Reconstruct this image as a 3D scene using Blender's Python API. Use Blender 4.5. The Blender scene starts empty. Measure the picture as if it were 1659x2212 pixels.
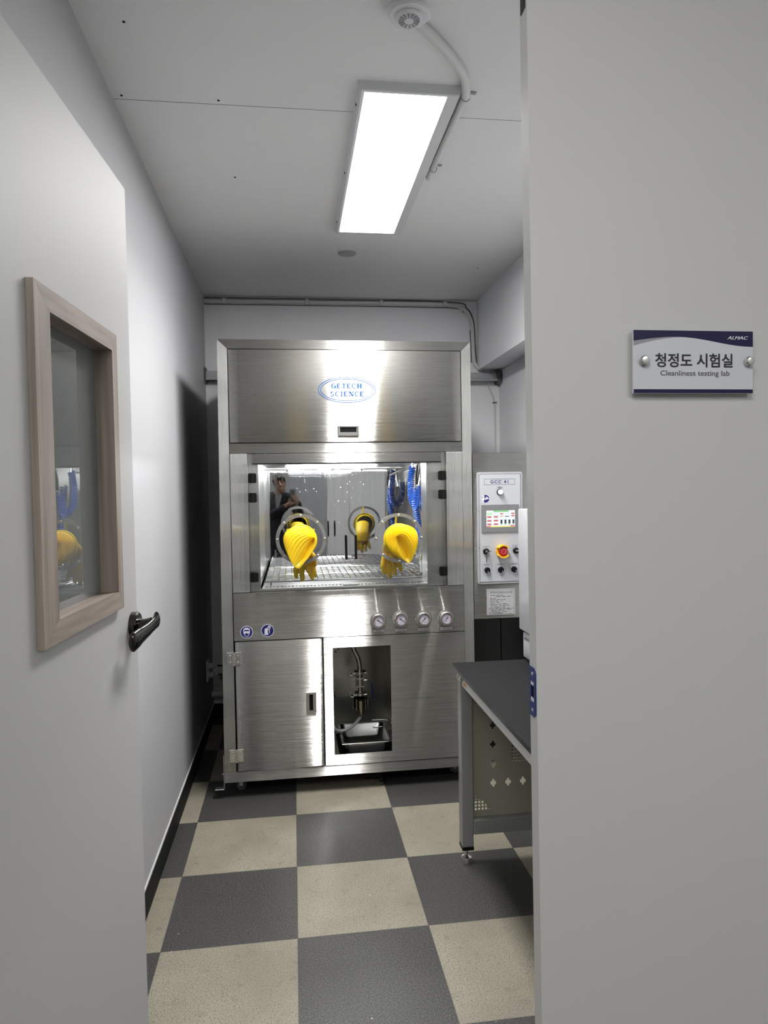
import bpy, bmesh, math, random
from mathutils import Vector, Matrix
random.seed(7)
PI = math.pi
R = math.radians
scene = bpy.context.scene
COL = scene.collection

# ------------------------------------------------------------------ camera
CAM_H = 1.5133
cam_d = bpy.data.cameras.new('camera')
cam = bpy.data.objects.new('camera', cam_d)
COL.objects.link(cam)
yaw, pitch, roll = R(7.49805), R(-1.87392), R(0.95858)
fwd = Vector((math.sin(yaw) * math.cos(pitch), math.cos(yaw) * math.cos(pitch), math.sin(pitch)))
rgt = Vector((math.cos(yaw), -math.sin(yaw), 0))
dwn = fwd.cross(rgt)
r2 = math.cos(roll) * rgt + math.sin(roll) * dwn
d2 = -math.sin(roll) * rgt + math.cos(roll) * dwn
cm = Matrix((r2, -d2, -fwd)).transposed().to_4x4()
cm.translation = Vector((0, 0, CAM_H))
cam.matrix_world = cm
cam_d.sensor_fit = 'HORIZONTAL'
cam_d.sensor_width = 36
cam_d.lens = 36 * 1491.7557 / 1659
cam_d.clip_start = 0.02
scene.camera = cam

# ------------------------------------------------------------------ world, light levels, exposure
w = bpy.data.worlds.new('world')
scene.world = w
w.use_nodes = True
w.node_tree.nodes['Background'].inputs[0].default_value = (0.5, 0.52, 0.55, 1)
w.node_tree.nodes['Background'].inputs[1].default_value = 0.0
PANEL_EMIT = 7.5        # ceiling panel in the lab
HALL_EMIT = 3.3          # ceiling panels, the further one added, in the hall the photo was taken from
TUBE_EMIT = 30.0         # tube light in the wash chamber
PANEL_WATTS = 6.0       # the panel's own downward light
pl_d = bpy.data.lights.new('panel_light', 'AREA')
pl_d.shape = 'RECTANGLE'; pl_d.size = 0.260; pl_d.size_y = 1.170
pl_d.energy = PANEL_WATTS; pl_d.spread = R(140); pl_d.color = (1.0, 0.99, 0.985)
pl_o = bpy.data.objects.new('panel_light', pl_d)
pl_o.location = (0.3855, 2.8095, 2.7745)
COL.objects.link(pl_o)
scene.view_settings.view_transform = 'Standard'
scene.view_settings.look = 'None'
scene.view_settings.exposure = 2.2
scene.view_settings.gamma = 1.0
scene.view_settings.use_curve_mapping = False
try:
    scene.cycles.max_bounces = 10
    scene.cycles.diffuse_bounces = 5
    scene.cycles.glossy_bounces = 6
    scene.cycles.transparent_max_bounces = 12
    scene.cycles.caustics_reflective = False
    scene.cycles.caustics_refractive = False
    scene.cycles.sample_clamp_indirect = 6.0
    scene.cycles.use_denoising = True
except Exception:
    pass

# ------------------------------------------------------------------ materials
def lin(c):
    return tuple(((v / 12.92) if v <= 0.04045 else ((v + 0.055) / 1.055) ** 2.4) for v in c)
def rgb(r, g, b):
    return lin((r / 255, g / 255, b / 255)) + (1,)

class NT:
    def __init__(self, name):
        self.m = bpy.data.materials.new(name)
        self.m.use_nodes = True
        self.t = self.m.node_tree
        self.b = self.t.nodes['Principled BSDF']
        self.out = self.t.nodes['Material Output']
    def n(self, typ, **kw):
        nd = self.t.nodes.new(typ)
        for k, v in kw.items():
            setattr(nd, k, v)
        return nd
    def l(self, a, b):
        self.t.links.new(a, b)
    def math(self, op, a, b=None, c=None, clamp=False):
        nd = self.n('ShaderNodeMath', operation=op)
        nd.use_clamp = clamp
        for i, v in enumerate((a, b, c)):
            if v is None: continue
            if isinstance(v, (int, float)): nd.inputs[i].default_value = v
            else: self.l(v, nd.inputs[i])
        return nd.outputs[0]
    def mix(self, fac, a, b):
        nd = self.n('ShaderNodeMix', data_type='RGBA')
        for sock, v in ((nd.inputs[0], fac), (nd.inputs[6], a), (nd.inputs[7], b)):
            if isinstance(v, (int, float, tuple)): sock.default_value = v
            else: self.l(v, sock)
        return nd.outputs[2]
    def obj(self):
        return self.n('ShaderNodeTexCoord').outputs['Object']
    def noise(self, scale, detail=2, vec=None, stretch=None, rough=0.5):
        v = vec or self.obj()
        if stretch:
            mp = self.n('ShaderNodeMapping')
            mp.inputs['Scale'].default_value = stretch
            self.l(v, mp.inputs['Vector'])
            v = mp.outputs[0]
        nd = self.n('ShaderNodeTexNoise')
        nd.inputs['Scale'].default_value = scale
        nd.inputs['Detail'].default_value = detail
        nd.inputs['Roughness'].default_value = rough
        self.l(v, nd.inputs['Vector'])
        return nd.outputs['Fac']
    def ramp(self, fac, stops):
        nd = self.n('ShaderNodeValToRGB')
        e = nd.color_ramp.elements
        while len(e) < len(stops): e.new(0.5)
        for i, (p, c) in enumerate(stops):
            e[i].position = p
            e[i].color = c if isinstance(c, tuple) else (c, c, c, 1)
        self.l(fac, nd.inputs[0])
        return nd.outputs[0]
    def bump(self, h, strength=0.2, dist=0.01):
        nd = self.n('ShaderNodeBump')
        nd.inputs['Strength'].default_value = strength
        nd.inputs['Distance'].default_value = dist
        self.l(h, nd.inputs['Height'])
        self.l(nd.outputs[0], self.b.inputs['Normal'])
    def set(self, **kw):
        for k, v in kw.items():
            s = self.b.inputs[k.replace('_', ' ')]
            if hasattr(v, 'links'): self.l(v, s)
            else: s.default_value = v

def plain(name, col, rough=0.5, metal=0.0, var=0.06, scale=40, bump=0.0, spec=0.5, coat=0.0):
    k = NT(name)
    f = k.noise(scale, 3)
    a = tuple(min(1, c * (1 - var)) for c in col[:3]) + (1,)
    b = tuple(min(1, c * (1 + var)) for c in col[:3]) + (1,)
    k.set(Base_Color=k.mix(f, a, b), Roughness=rough, Metallic=metal)
    k.b.inputs['Specular IOR Level'].default_value = spec
    k.b.inputs['Coat Weight'].default_value = coat
    if bump: k.bump(f, bump, 0.002)
    return k.m

def emit(name, col, s):
    k = NT(name)
    k.set(Base_Color=(0.8, 0.8, 0.8, 1), Emission_Color=col, Emission_Strength=s)
    return k.m

def steel(name, brush, rough=0.22, aniso=1.0, col=(0.42, 0.415, 0.392, 1), wave=0.0, lines=15.0, skirt=0.20):
    # brush: 'h' lines run sideways, 'v' lines run up and down
    k = NT(name)
    st = (1.2, 60, 650) if brush == 'h' else (650, 60, 1.2)
    f = k.noise(1.0, 3, stretch=st, rough=0.65)
    g = k.noise(1.0, 1, stretch=tuple(v * 11 if v > 100 else v * 3 for v in st))
    big = k.noise(2.2, 2)
    c1 = tuple(c * 0.97 for c in col[:3]) + (1,)
    c2 = tuple(min(1, c * 1.03) for c in col[:3]) + (1,)
    k.set(Base_Color=k.mix(f, c1, c2), Metallic=1.0, Anisotropic=aniso, Roughness=rough)
    cb = k.n('ShaderNodeCombineXYZ')
    cb.inputs[0].default_value = 0.0 if brush == 'h' else 0.8
    cb.inputs[1].default_value = 0.3 if brush == 'h' else 0.6
    cb.inputs[2].default_value = 1.0 if brush == 'h' else 0.0
    k.l(cb.outputs[0], k.b.inputs['Tangent'])
    # the brush lines themselves: fine scratches tip the surface across their run
    tip = k.math('ADD', k.math('MULTIPLY', k.math('SUBTRACT', g, 0.5), lines), k.math('MULTIPLY', k.math('SUBTRACT', f, 0.5), lines * 0.018))
    tb_ = k.n('ShaderNodeCombineXYZ')
    k.l(tip, tb_.inputs[2 if brush == 'h' else 0])
    wv_ = k.math('MULTIPLY', k.math('SUBTRACT', big, 0.5), wave)
    k.l(wv_, tb_.inputs[0 if brush == 'h' else 2])
    ge = k.n('ShaderNodeNewGeometry')
    ad = k.n('ShaderNodeVectorMath', operation='ADD'); k.l(ge.outputs['Normal'], ad.inputs[0]); k.l(tb_.outputs[0], ad.inputs[1])
    nm_ = k.n('ShaderNodeVectorMath', operation='NORMALIZE'); k.l(ad.outputs[0], nm_.inputs[0])
    k.l(nm_.outputs[0], k.b.inputs['Normal'])
    if skirt:
        # polished ridges over a duller ground: a broad second lobe
        p2 = k.n('ShaderNodeBsdfPrincipled')
        p2.inputs['Metallic'].default_value = 1.0; p2.inputs['Roughness'].default_value = 0.52
        p2.inputs['Anisotropic'].default_value = 0.6
        k.l(cb.outputs[0], p2.inputs['Tangent'])
        p2.inputs['Base Color'].default_value = tuple(min(1, c * 1.0) for c in col[:3]) + (1,)
        mx = k.n('ShaderNodeMixShader'); mx.inputs[0].default_value = skirt
        k.l(k.b.outputs[0], mx.inputs[1]); k.l(p2.outputs[0], mx.inputs[2]); k.l(mx.outputs[0], k.out.inputs[0])
    return k.m

M = {}
def wallmat(name, col, rough=0.6):
    k = NT(name)
    f = k.noise(3.0, 4); g = k.noise(260, 2)
    c1 = tuple(c * 0.965 for c in col[:3]) + (1,)
    k.set(Base_Color=k.mix(f, c1, col), Roughness=rough)
    k.bump(g, 0.08, 0.001)
    return k.m
M['wall'] = wallmat('wall_paint_dimmed', (0.425, 0.43, 0.442, 1), 0.5)  # colour darkened to offset the strong panel light on the left wall
M['wallg'] = wallmat('wall_back_paint_brightened', (0.88, 0.88, 0.895, 1), 0.55)  # colour lightened, standing in for light the back wall lacks
M['wallr'] = wallmat('wall_right_paint_brightened', (0.88, 0.885, 0.90, 1), 0.5)  # lightened likewise, light put into the colour of wall and beam
M['ceil'] = wallmat('ceiling_paint', (0.84, 0.84, 0.84, 1), 0.6)
M['door'] = plain('door_paint', (0.57, 0.57, 0.56, 1), 0.5, var=0.015, scale=3, spec=0.4)
M['doorl'] = plain('open_door_paint_dimmed', (0.46, 0.46, 0.452, 1), 0.55, var=0.015, scale=3, spec=0.35)  # darker copy of the door colour, offsets the bright light on this leaf
M['dooredge'] = plain('door_edge_paint', (0.72, 0.72, 0.70, 1), 0.35, var=0.02, scale=6)
M['base'] = plain('baseboard_vinyl', (0.008, 0.008, 0.0085, 1), 0.6, scale=8, spec=0.15)
M['caulk'] = plain('white_caulk', (0.55, 0.55, 0.55, 1), 0.6)
M['steelh'] = steel('steel_brushed_sideways', 'h', wave=0.02)
M['steelv'] = steel('steel_brushed_upright', 'v', col=(0.66, 0.655, 0.62, 1))
M['steelp'] = steel('steel_plain', 'h', rough=0.3, aniso=0.3, lines=0.3)
M['chrome'] = plain('chrome', (0.75, 0.75, 0.74, 1), 0.12, 1.0, var=0.03)
M['satin'] = plain('satin_nickel', (0.70, 0.69, 0.66, 1), 0.28, 1.0, var=0.05)
M['blackchrome'] = plain('black_chrome', (0.055, 0.053, 0.050, 1), 0.16, 1.0, var=0.04)
M['black'] = plain('black_plastic', (0.004, 0.004, 0.0045, 1), 0.4, spec=0.25)
M['rubber'] = plain('grey_rubber', (0.11, 0.11, 0.115, 1), 0.6)
M['void'] = plain('black_recess', (0.003, 0.003, 0.003, 1), 0.7, spec=0.2)
M['white'] = plain('white_plastic', (0.74, 0.74, 0.76, 1), 0.4, var=0.02)
M['casing'] = plain('instrument_white', (0.42, 0.42, 0.44, 1), 0.4, var=0.02)
M['offwhite'] = plain('white_enamel', (0.68, 0.69, 0.70, 1), 0.45, var=0.02)
M['conduit'] = plain('painted_conduit', (0.66, 0.66, 0.65, 1), 0.5, var=0.03)
M['trunk'] = plain('galvanised_trunking', (0.42, 0.43, 0.44, 1), 0.45, 0.5, var=0.1)
M['yellow'] = plain('yellow_rubber', (0.95, 0.63, 0.016, 1), 0.38, var=0.06, scale=20)
yb = M['yellow'].node_tree.nodes['Principled BSDF']
yb.inputs['Subsurface Weight'].default_value = 0.45
yb.inputs['Subsurface Radius'].default_value = (1.0, 0.6, 0.1)
yb.inputs['Subsurface Scale'].default_value = 0.03
M['blue'] = plain('blue_hose', (0.03, 0.20, 0.95, 1), 0.25, var=0.1, coat=0.4)
M['navy'] = plain('navy_print', (0.012, 0.012, 0.14, 1), 0.4)
M['logo'] = plain('blue_print', (0.020, 0.085, 0.27, 1), 0.5, spec=0.2)
M['ink'] = plain('black_print', (0.015, 0.015, 0.018, 1), 0.5)
M['inkg'] = plain('grey_print', (0.10, 0.10, 0.11, 1), 0.5)
M['sign'] = plain('sign_white', (0.60, 0.62, 0.66, 1), 0.3, var=0.01)
M['signg'] = plain('sign_grey_sweep', (0.30, 0.29, 0.33, 1), 0.3)
M['signn'] = plain('sign_navy', (0.014, 0.012, 0.058, 1), 0.35, spec=0.25)
M['stick'] = plain('sticker_white', (0.75, 0.75, 0.82, 1), 0.4)
M['panelg'] = plain('control_plate_grey', (0.50, 0.51, 0.53, 1), 0.35, var=0.02)
M['label'] = plain('label_plate', (0.52, 0.52, 0.52, 1), 0.4)
M['hmi'] = plain('screen_housing_grey', (0.20, 0.20, 0.205, 1), 0.45)
M['estopy'] = plain('guard_yellow', (0.90, 0.50, 0.02, 1), 0.4)
M['red'] = plain('button_red', (0.42, 0.015, 0.02, 1), 0.35)
M['redl'] = plain('button_ring', (0.75, 0.22, 0.22, 1), 0.4)
M['dial'] = plain('dial_white', (0.62, 0.60, 0.68, 1), 0.4)
M['dialr'] = plain('dial_red', (0.42, 0.05, 0.08, 1), 0.4)
M['tabletop'] = plain('phenolic_black', (0.010, 0.010, 0.011, 1), 0.6, var=0.15, scale=200, spec=0.12)
M['tableedge'] = plain('black_edge_band', (0.008, 0.008, 0.009, 1), 0.3)
M['frameg'] = plain('frame_grey', (0.30, 0.30, 0.29, 1), 0.4, var=0.03)
M['framel'] = plain('frame_light_grey', (0.72, 0.72, 0.69, 1), 0.4, var=0.03)
M['board'] = plain('end_board_khaki', (0.40, 0.385, 0.30, 1), 0.5, var=0.04, scale=60)
M['orange'] = plain('orange_print', (0.75, 0.28, 0.03, 1), 0.5)
M['cream'] = plain('cream_print', (0.75, 0.66, 0.45, 1), 0.5)
M['teal'] = plain('teal_plastic', (0.03, 0.25, 0.36, 1), 0.4)
M['darkcab'] = plain('charcoal_steel', (0.020, 0.021, 0.019, 1), 0.35, var=0.05)
M['film'] = plain('blue_film', (0.012, 0.03, 0.20, 1), 0.25)
M['skin'] = plain('skin', (0.50, 0.29, 0.20, 1), 0.5, var=0.08, scale=60)
M['hair'] = plain('dark_hair', (0.02, 0.018, 0.017, 1), 0.5, var=0.4, scale=150)
M['jacket'] = plain('navy_jacket', (0.010, 0.011, 0.016, 1), 0.8)
M['shirt'] = plain('grey_shirt', (0.45, 0.44, 0.45, 1), 0.8)
M['shoe'] = plain('black_leather', (0.012, 0.012, 0.012, 1), 0.4)
M['clearhose'] = plain('milky_hose', (0.52, 0.53, 0.53, 1), 0.3)
M['panel_lit'] = emit('panel_diffuser', (1.0, 0.99, 0.985, 1), PANEL_EMIT)
M['hall_lit'] = emit('hall_diffuser', (1.0, 0.99, 0.97, 1), HALL_EMIT)
M['tube_lit'] = emit('tube_glow', (0.97, 0.99, 1.0, 1), TUBE_EMIT)
M['lamp_lit'] = emit('indicator_glow', (0.85, 0.88, 1.0, 1), 0.26)
for nm, c in (('w', (0.86, 0.93, 0.92)), ('r', (0.62, 0.13, 0.15)), ('g', (0.25, 0.62, 0.25)), ('y', (0.95, 0.86, 0.25)),
              ('d', (0.03, 0.05, 0.06)), ('lg', (0.45, 0.85, 0.42)), ('t', (0.72, 0.50, 0.30)), ('bl', (0.62, 0.66, 0.85))):
    M['lcd_' + nm] = emit('screen_' + nm, c + (1,), 0.22)
    M['lcd_' + nm].node_tree.nodes['Principled BSDF'].inputs['Base Color'].default_value = (0.02, 0.02, 0.02, 1)

# polished liner of the wash chamber: mirror with faint waves and water marks
k = NT('mirror_steel')
wv = k.noise(2.3, 1)
st = k.noise(1.0, 3, stretch=(70, 1, 3.0))
k.set(Base_Color=k.mix(st, (0.56, 0.56, 0.57, 1), (0.66, 0.66, 0.67, 1)), Metallic=1.0)
k.set(Roughness=k.ramp(st, [(0.50, 0.012), (0.80, 0.10)]))
vo = k.n('ShaderNodeTexVoronoi'); vo.inputs['Scale'].default_value = 55
k.l(k.obj(), vo.inputs['Vector'])
drop = k.ramp(vo.outputs['Distance'], [(0.0, 1.0), (0.12, 0.0)])
sel = k.ramp(k.noise(7, 2), [(0.52, 0.0), (0.6, 1.0)])
hgt = k.math('ADD', k.math('MULTIPLY', wv, 1.0), k.math('MULTIPLY', k.math('MULTIPLY', drop, sel), 0.30))
k.bump(hgt, 1.0, 0.0018)
M['mirror'] = k.m
M['liner'] = plain('liner_steel', (0.66, 0.665, 0.66, 1), 0.30, 1.0, var=0.06, scale=5)

# clear sheet: see-through with a mirror sheen that grows at grazing angles
def sheet(name, tint, ior=1.5, haze=0.0):
    k = NT(name)
    k.t.nodes.remove(k.b)
    tr = k.n('ShaderNodeBsdfTransparent'); tr.inputs[0].default_value = tint
    gl = k.n('ShaderNodeBsdfGlossy'); gl.inputs['Roughness'].default_value = 0.0
    fr = k.n('ShaderNodeFresnel'); fr.inputs['IOR'].default_value = ior
    mx = k.n('ShaderNodeMixShader')
    body_ = tr
    if haze:
        df = k.n('ShaderNodeBsdfDiffuse'); df.inputs[0].default_value = (0.40, 0.43, 0.42, 1)
        body_ = k.n('ShaderNodeMixShader'); body_.inputs[0].default_value = haze
        k.l(tr.outputs[0], body_.inputs[1]); k.l(df.outputs[0], body_.inputs[2])
    k.l(fr.outputs[0], mx.inputs[0]); k.l(body_.outputs[0], mx.inputs[1]); k.l(gl.outputs[0], mx.inputs[2])
    k.l(mx.outputs[0], k.out.inputs[0])
    return k.m
M['glass'] = sheet('window_glass', (0.86, 0.90, 0.88, 1), 2.1, 0.40)
M['acryl'] = sheet('clear_acrylic', (0.975, 0.98, 0.98, 1), 1.30)

# wood of the door window
def wood(name, stretch):
    k = NT(name)
    a = k.noise(1.0, 5, stretch=stretch, rough=0.6)
    b = k.noise(1.0, 2, stretch=tuple(s * 4 for s in stretch))
    c = k.ramp(a, [(0.25, rgb(112, 99, 90)), (0.5, rgb(150, 138, 128)), (0.75, rgb(178, 166, 154))])
    k.set(Base_Color=k.mix(k.math('MULTIPLY', b, 0.4), c, rgb(118, 106, 98)), Roughness=0.55)
    k.bump(a, 0.15, 0.002)
    return k.m
M['woodv'] = wood('taupe_oak_upright', (60, 60, 3))
M['woodh'] = wood('taupe_oak_level', (60, 3, 60))

# checkered vinyl floor
TILE = 0.45
k = NT('checker_tiles')
sp = k.n('ShaderNodeSeparateXYZ'); k.l(k.obj(), sp.inputs[0])
tx = k.math('MULTIPLY_ADD', sp.outputs[0], 1 / TILE, 0.464166 / TILE)
ty = k.math('MULTIPLY_ADD', sp.outputs[1], 1 / TILE, -3.209427 / TILE)
par = k.math('FLOORED_MODULO', k.math('ADD', k.math('FLOOR', tx), k.math('FLOOR', ty)), 2.0)
light = par
fine = k.noise(210, 3, rough=0.75)
midn = k.noise(22, 5, rough=0.62)
bign = k.noise(2.6, 4)
scr = k.noise(1.0, 4, stretch=(150, 5, 1), rough=0.7)
lc = k.ramp(fine, [(0.37, (0.085, 0.076, 0.058, 1)), (0.455, (0.29, 0.266, 0.205, 1)), (0.58, (0.355, 0.328, 0.258, 1)), (0.72, (0.45, 0.418, 0.34, 1))])
lc = k.mix(k.ramp(bign, [(0.36, 0.55), (0.64, 0.0)]), lc, (0.17, 0.150, 0.112, 1))
lc = k.mix(k.ramp(scr, [(0.64, 0.0), (0.74, 0.55)]), lc, (0.10, 0.09, 0.075, 1))
lc = k.mix(k.ramp(midn, [(0.58, 0.0), (0.72, 0.55)]), lc, (0.13, 0.115, 0.09, 1))
dc = k.ramp(fine, [(0.38, (0.013, 0.013, 0.0125, 1)), (0.50, (0.047, 0.046, 0.044, 1)), (0.66, (0.135, 0.132, 0.128, 1))])
dc = k.mix(k.ramp(bign, [(0.3, 0.35), (0.65, 0.0)]), dc, (0.04, 0.038, 0.036, 1))
col = k.mix(light, dc, lc)
fx = k.math('ABSOLUTE', k.math('SUBTRACT', k.math('FRACT', tx), 0.5))
fy = k.math('ABSOLUTE', k.math('SUBTRACT', k.math('FRACT', ty), 0.5))
edge = k.math('MAXIMUM', fx, fy)
col = k.mix(k.ramp(edge, [(0.4955, 0.0), (0.4985, 0.75)]), col, (0.03, 0.028, 0.025, 1))
chips = k.math('MULTIPLY', k.ramp(edge, [(0.484, 0.0), (0.491, 1.0)]), k.ramp(k.noise(60, 3), [(0.70, 0.0), (0.73, 1.0)]))
spots = k.ramp(k.noise(34, 1), [(0.815, 0.0), (0.83, 1.0)])
col = k.mix(k.math('MAXIMUM', chips, spots), col, (0.55, 0.54, 0.52, 1))
k.set(Base_Color=col)
k.set(Roughness=k.ramp(bign, [(0.3, 0.50), (0.7, 0.36)]))
k.bump(fine, 0.04, 0.002)
M['floor'] = k.m

# ------------------------------------------------------------------ mesh helpers
XZ = Matrix(((1, 0, 0, 0), (0, 0, -1, 0), (0, 1, 0, 0), (0, 0, 0, 1)))   # local xy -> world xz, facing -y

class MB:
    def __init__(self):
        self.bm = bmesh.new()
        self.mi = 0
    def _tag(self, faces):
        for f in faces: f.material_index = self.mi
    def box(self, x0, x1, y0, y1, z0, z1, bev=0.0, seg=1):
        r = bmesh.ops.create_cube(self.bm, size=1)
        vs = r['verts']
        for v in vs:
            v.co = Vector(((x0 + x1) / 2 + v.co.x * (x1 - x0), (y0 + y1) / 2 + v.co.y * (y1 - y0), (z0 + z1) / 2 + v.co.z * (z1 - z0)))
        fs = {f for v in vs for f in v.link_faces}
        self._tag(fs)
        if bev:
            es = list({e for v in vs for e in v.link_edges})
            r = bmesh.ops.bevel(self.bm, geom=es, offset=bev, segments=seg, affect='EDGES', profile=0.5)
            self._tag(r['faces'])
        return self
    def prism(self, pts, a, b, ax='y'):
        # pts: 2D outline; ax: extrusion axis. y -> (x,z) outline, x -> (y,z), z -> (x,y)
        def P(p, t):
            return Vector((p[0], t, p[1])) if ax == 'y' else Vector((t, p[0], p[1])) if ax == 'x' else Vector((p[0], p[1], t))
        va = [self.bm.verts.new(P(p, a)) for p in pts]
        vb = [self.bm.verts.new(P(p, b)) for p in pts]
        fs = [self.bm.faces.new(va), self.bm.faces.new(vb)]
        n = len(pts)
        for i in range(n):
            fs.append(self.bm.faces.new((va[i], va[(i + 1) % n], vb[(i + 1) % n], vb[i])))
        bmesh.ops.recalc_face_normals(self.bm, faces=fs)
        self._tag(fs)
        return self
    def plate(self, outer, holes, a, b, ax='y'):
        def P(p, t):
            return Vector((p[0], t, p[1])) if ax == 'y' else Vector((t, p[0], p[1])) if ax == 'x' else Vector((p[0], p[1], t))
        loops = [outer] + list(holes)
        allf = []
        rings = []
        for t in (a, b):
            es = []; vv = []
            for lp in loops:
                vs = [self.bm.verts.new(P(p, t)) for p in lp]
                vv.append(vs)
                es += [self.bm.edges.new((vs[i], vs[(i + 1) % len(vs)])) for i in range(len(vs))]
            r = bmesh.ops.triangle_fill(self.bm, use_beauty=True, use_dissolve=False, edges=es)
            allf += [g for g in r['geom'] if isinstance(g, bmesh.types.BMFace)]
            rings.append(vv)
        for la, lb in zip(*rings):
            n = len(la)
            for i in range(n):
                allf.append(self.bm.faces.new((la[i], la[(i + 1) % n], lb[(i + 1) % n], lb[i])))
        bmesh.ops.recalc_face_normals(self.bm, faces=allf)
        self._tag(allf)
        return self
    def tube(self, pts, r, seg=12, cap=True, closed=False):
        pts = [Vector(p) for p in pts]
        n = len(pts)
        rr = r if isinstance(r, (list, tuple)) else [r] * n
        rings = []
        prev = None
        for i, p in enumerate(pts):
            if closed: d = pts[(i + 1) % n] - pts[i - 1]
            elif i == 0: d = pts[1] - pts[0]
            elif i == n - 1: d = pts[-1] - pts[-2]
            else: d = (pts[i + 1] - pts[i]).normalized() + (pts[i] - pts[i - 1]).normalized()
            d = d.normalized() if d.length > 1e-9 else Vector((0, 0, 1))
            if prev is None:
                u = d.orthogonal().normalized()
            else:
                u = prev - d * prev.dot(d)
                u = u.normalized() if u.length > 1e-6 else d.orthogonal().normalized()
            prev = u
            v = d.cross(u)
            rings.append([self.bm.verts.new(p + (u * math.cos(2 * PI * k / seg) + v * math.sin(2 * PI * k / seg)) * rr[i]) for k in range(seg)])
        fs = []
        for i in range(n if closed else n - 1):
            A, B = rings[i], rings[(i + 1) % n]
            for k in range(seg):
                fs.append(self.bm.faces.new((A[k], A[(k + 1) % seg], B[(k + 1) % seg], B[k])))
        if cap and not closed:
            fs.append(self.bm.faces.new(rings[0][::-1])); fs.append(self.bm.faces.new(rings[-1]))
        bmesh.ops.recalc_face_normals(self.bm, faces=fs)
        self._tag(fs)
        return self
    def lathe(self, c, d, prof, seg=28):
        # prof: list of (radius, height along d)
        c = Vector(c); d = Vector(d).normalized(); u = d.orthogonal().normalized(); v = d.cross(u)
        rings = []
        for r, h in prof:
            if r < 1e-6: rings.append([self.bm.verts.new(c + d * h)])
            else: rings.append([self.bm.verts.new(c + d * h + (u * math.cos(2 * PI * k / seg) + v * math.sin(2 * PI * k / seg)) * r) for k in range(seg)])
        fs = []
        for A, B in zip(rings, rings[1:]):
            for k in range(seg):
                q = [A[k % len(A)], A[(k + 1) % len(A)], B[(k + 1) % len(B)], B[k % len(B)]]
                q2 = []
                for t in q:
                    if t not in q2: q2.append(t)
                if len(q2) > 2: fs.append(self.bm.faces.new(q2))
        for rg, fl in ((rings[0], True), (rings[-1], False)):
            if len(rg) > 2: fs.append(self.bm.faces.new(rg[::-1] if fl else rg))
        bmesh.ops.recalc_face_normals(self.bm, faces=fs)
        self._tag(fs)
        return self
    def ball(self, c, r, u=14, v=9, mat=None):
        rx, ry, rz = r if isinstance(r, (tuple, list)) else (r, r, r)
        mt = Matrix.Translation(Vector(c)) @ (mat or Matrix()) @ Matrix.Diagonal((rx, ry, rz, 1))
        q = bmesh.ops.create_uvsphere(self.bm, u_segments=u, v_segments=v, radius=1, matrix=mt)
        self._tag({f for vv in q['verts'] for f in vv.link_faces})
        return self
    def caps(self, a, b, ra, rb, seg=12):
        a, b = Vector(a), Vector(b)
        self.tube([a, b], [ra, rb], seg); self.ball(a, ra); self.ball(b, rb)
        return self
    def ring(self, c, d, R1, r, seg=32, s2=8):
        c = Vector(c); d = Vector(d).normalized(); u = d.orthogonal().normalized(); v = d.cross(u)
        self.tube([c + (u * math.cos(2 * PI * k / seg) + v * math.sin(2 * PI * k / seg)) * R1 for k in range(seg)], r, s2, closed=True)
        return self
    def text(self, s, x, z, y, size, width=None, ext=0.0002, align='CENTER', shear=0.0, bold=0.0, spacing=1.0, m=None):
        cu = bpy.data.curves.new('lettering', 'FONT')
        cu.body = s; cu.size = size; cu.align_x = align; cu.shear = shear; cu.offset = bold * size; cu.extrude = ext
        cu.space_character = spacing; cu.resolution_u = 3
        ob = bpy.data.objects.new('lettering', cu)
        COL.objects.link(ob)
        bpy.context.view_layer.update()
        me = bpy.data.meshes.new_from_object(ob.evaluated_get(bpy.context.evaluated_depsgraph_get()))
        sx = 1.0
        if width:
            xs = [v.co.x for v in me.vertices]
            sx = width / max(1e-6, max(xs) - min(xs))
        n0 = len(self.bm.verts); f0 = len(self.bm.faces)
        self.bm.from_mesh(me)
        self.bm.verts.ensure_lookup_table(); self.bm.faces.ensure_lookup_table()
        mt = m if m is not None else Matrix.Translation((x, y, z)) @ XZ
        for v in self.bm.verts[n0:]:
            v.co = mt @ Vector((v.co.x * sx, v.co.y, v.co.z))
        self._tag(self.bm.faces[f0:])
        bpy.data.objects.remove(ob); bpy.data.curves.remove(cu); bpy.data.meshes.remove(me)
        return self
    def apply(self, mt):
        bmesh.ops.transform(self.bm, matrix=mt, verts=self.bm.verts)
        return self
    def build(self, name, mats, parent=None, smooth=35, remesh=None, relax=0, origin=None):
        me = bpy.data.meshes.new(name)
        self.bm.normal_update()
        off = Vector((0, 0, 0))
        p = parent
        while p is not None:
            off += p.location
            p = p.parent
        if parent is None and origin is not None: off = Vector(origin)
        for v in self.bm.verts: v.co -= off
        self.bm.to_mesh(me); self.bm.free()
        if remesh:
            ob = bpy.data.objects.new('tmp', me); COL.objects.link(ob)
            md = ob.modifiers.new('r', 'REMESH'); md.mode = 'VOXEL'; md.voxel_size = remesh
            if relax:
                ms = ob.modifiers.new('s', 'SMOOTH'); ms.iterations = relax; ms.factor = 0.5
            bpy.context.view_layer.update()
            me2 = bpy.data.meshes.new_from_object(ob.evaluated_get(bpy.context.evaluated_depsgraph_get()))
            bpy.data.objects.remove(ob); bpy.data.meshes.remove(me)
            me = me2; me.name = name
            me.materials.clear()
        for m_ in (mats if isinstance(mats, (list, tuple)) else [mats]): me.materials.append(m_)
        if smooth:
            me.shade_smooth()
            me.set_sharp_from_angle(angle=R(smooth))
        o = bpy.data.objects.new(name, me)
        COL.objects.link(o)
        if parent is not None: o.parent = parent
        elif origin is not None: o.location = origin
        return o

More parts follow.
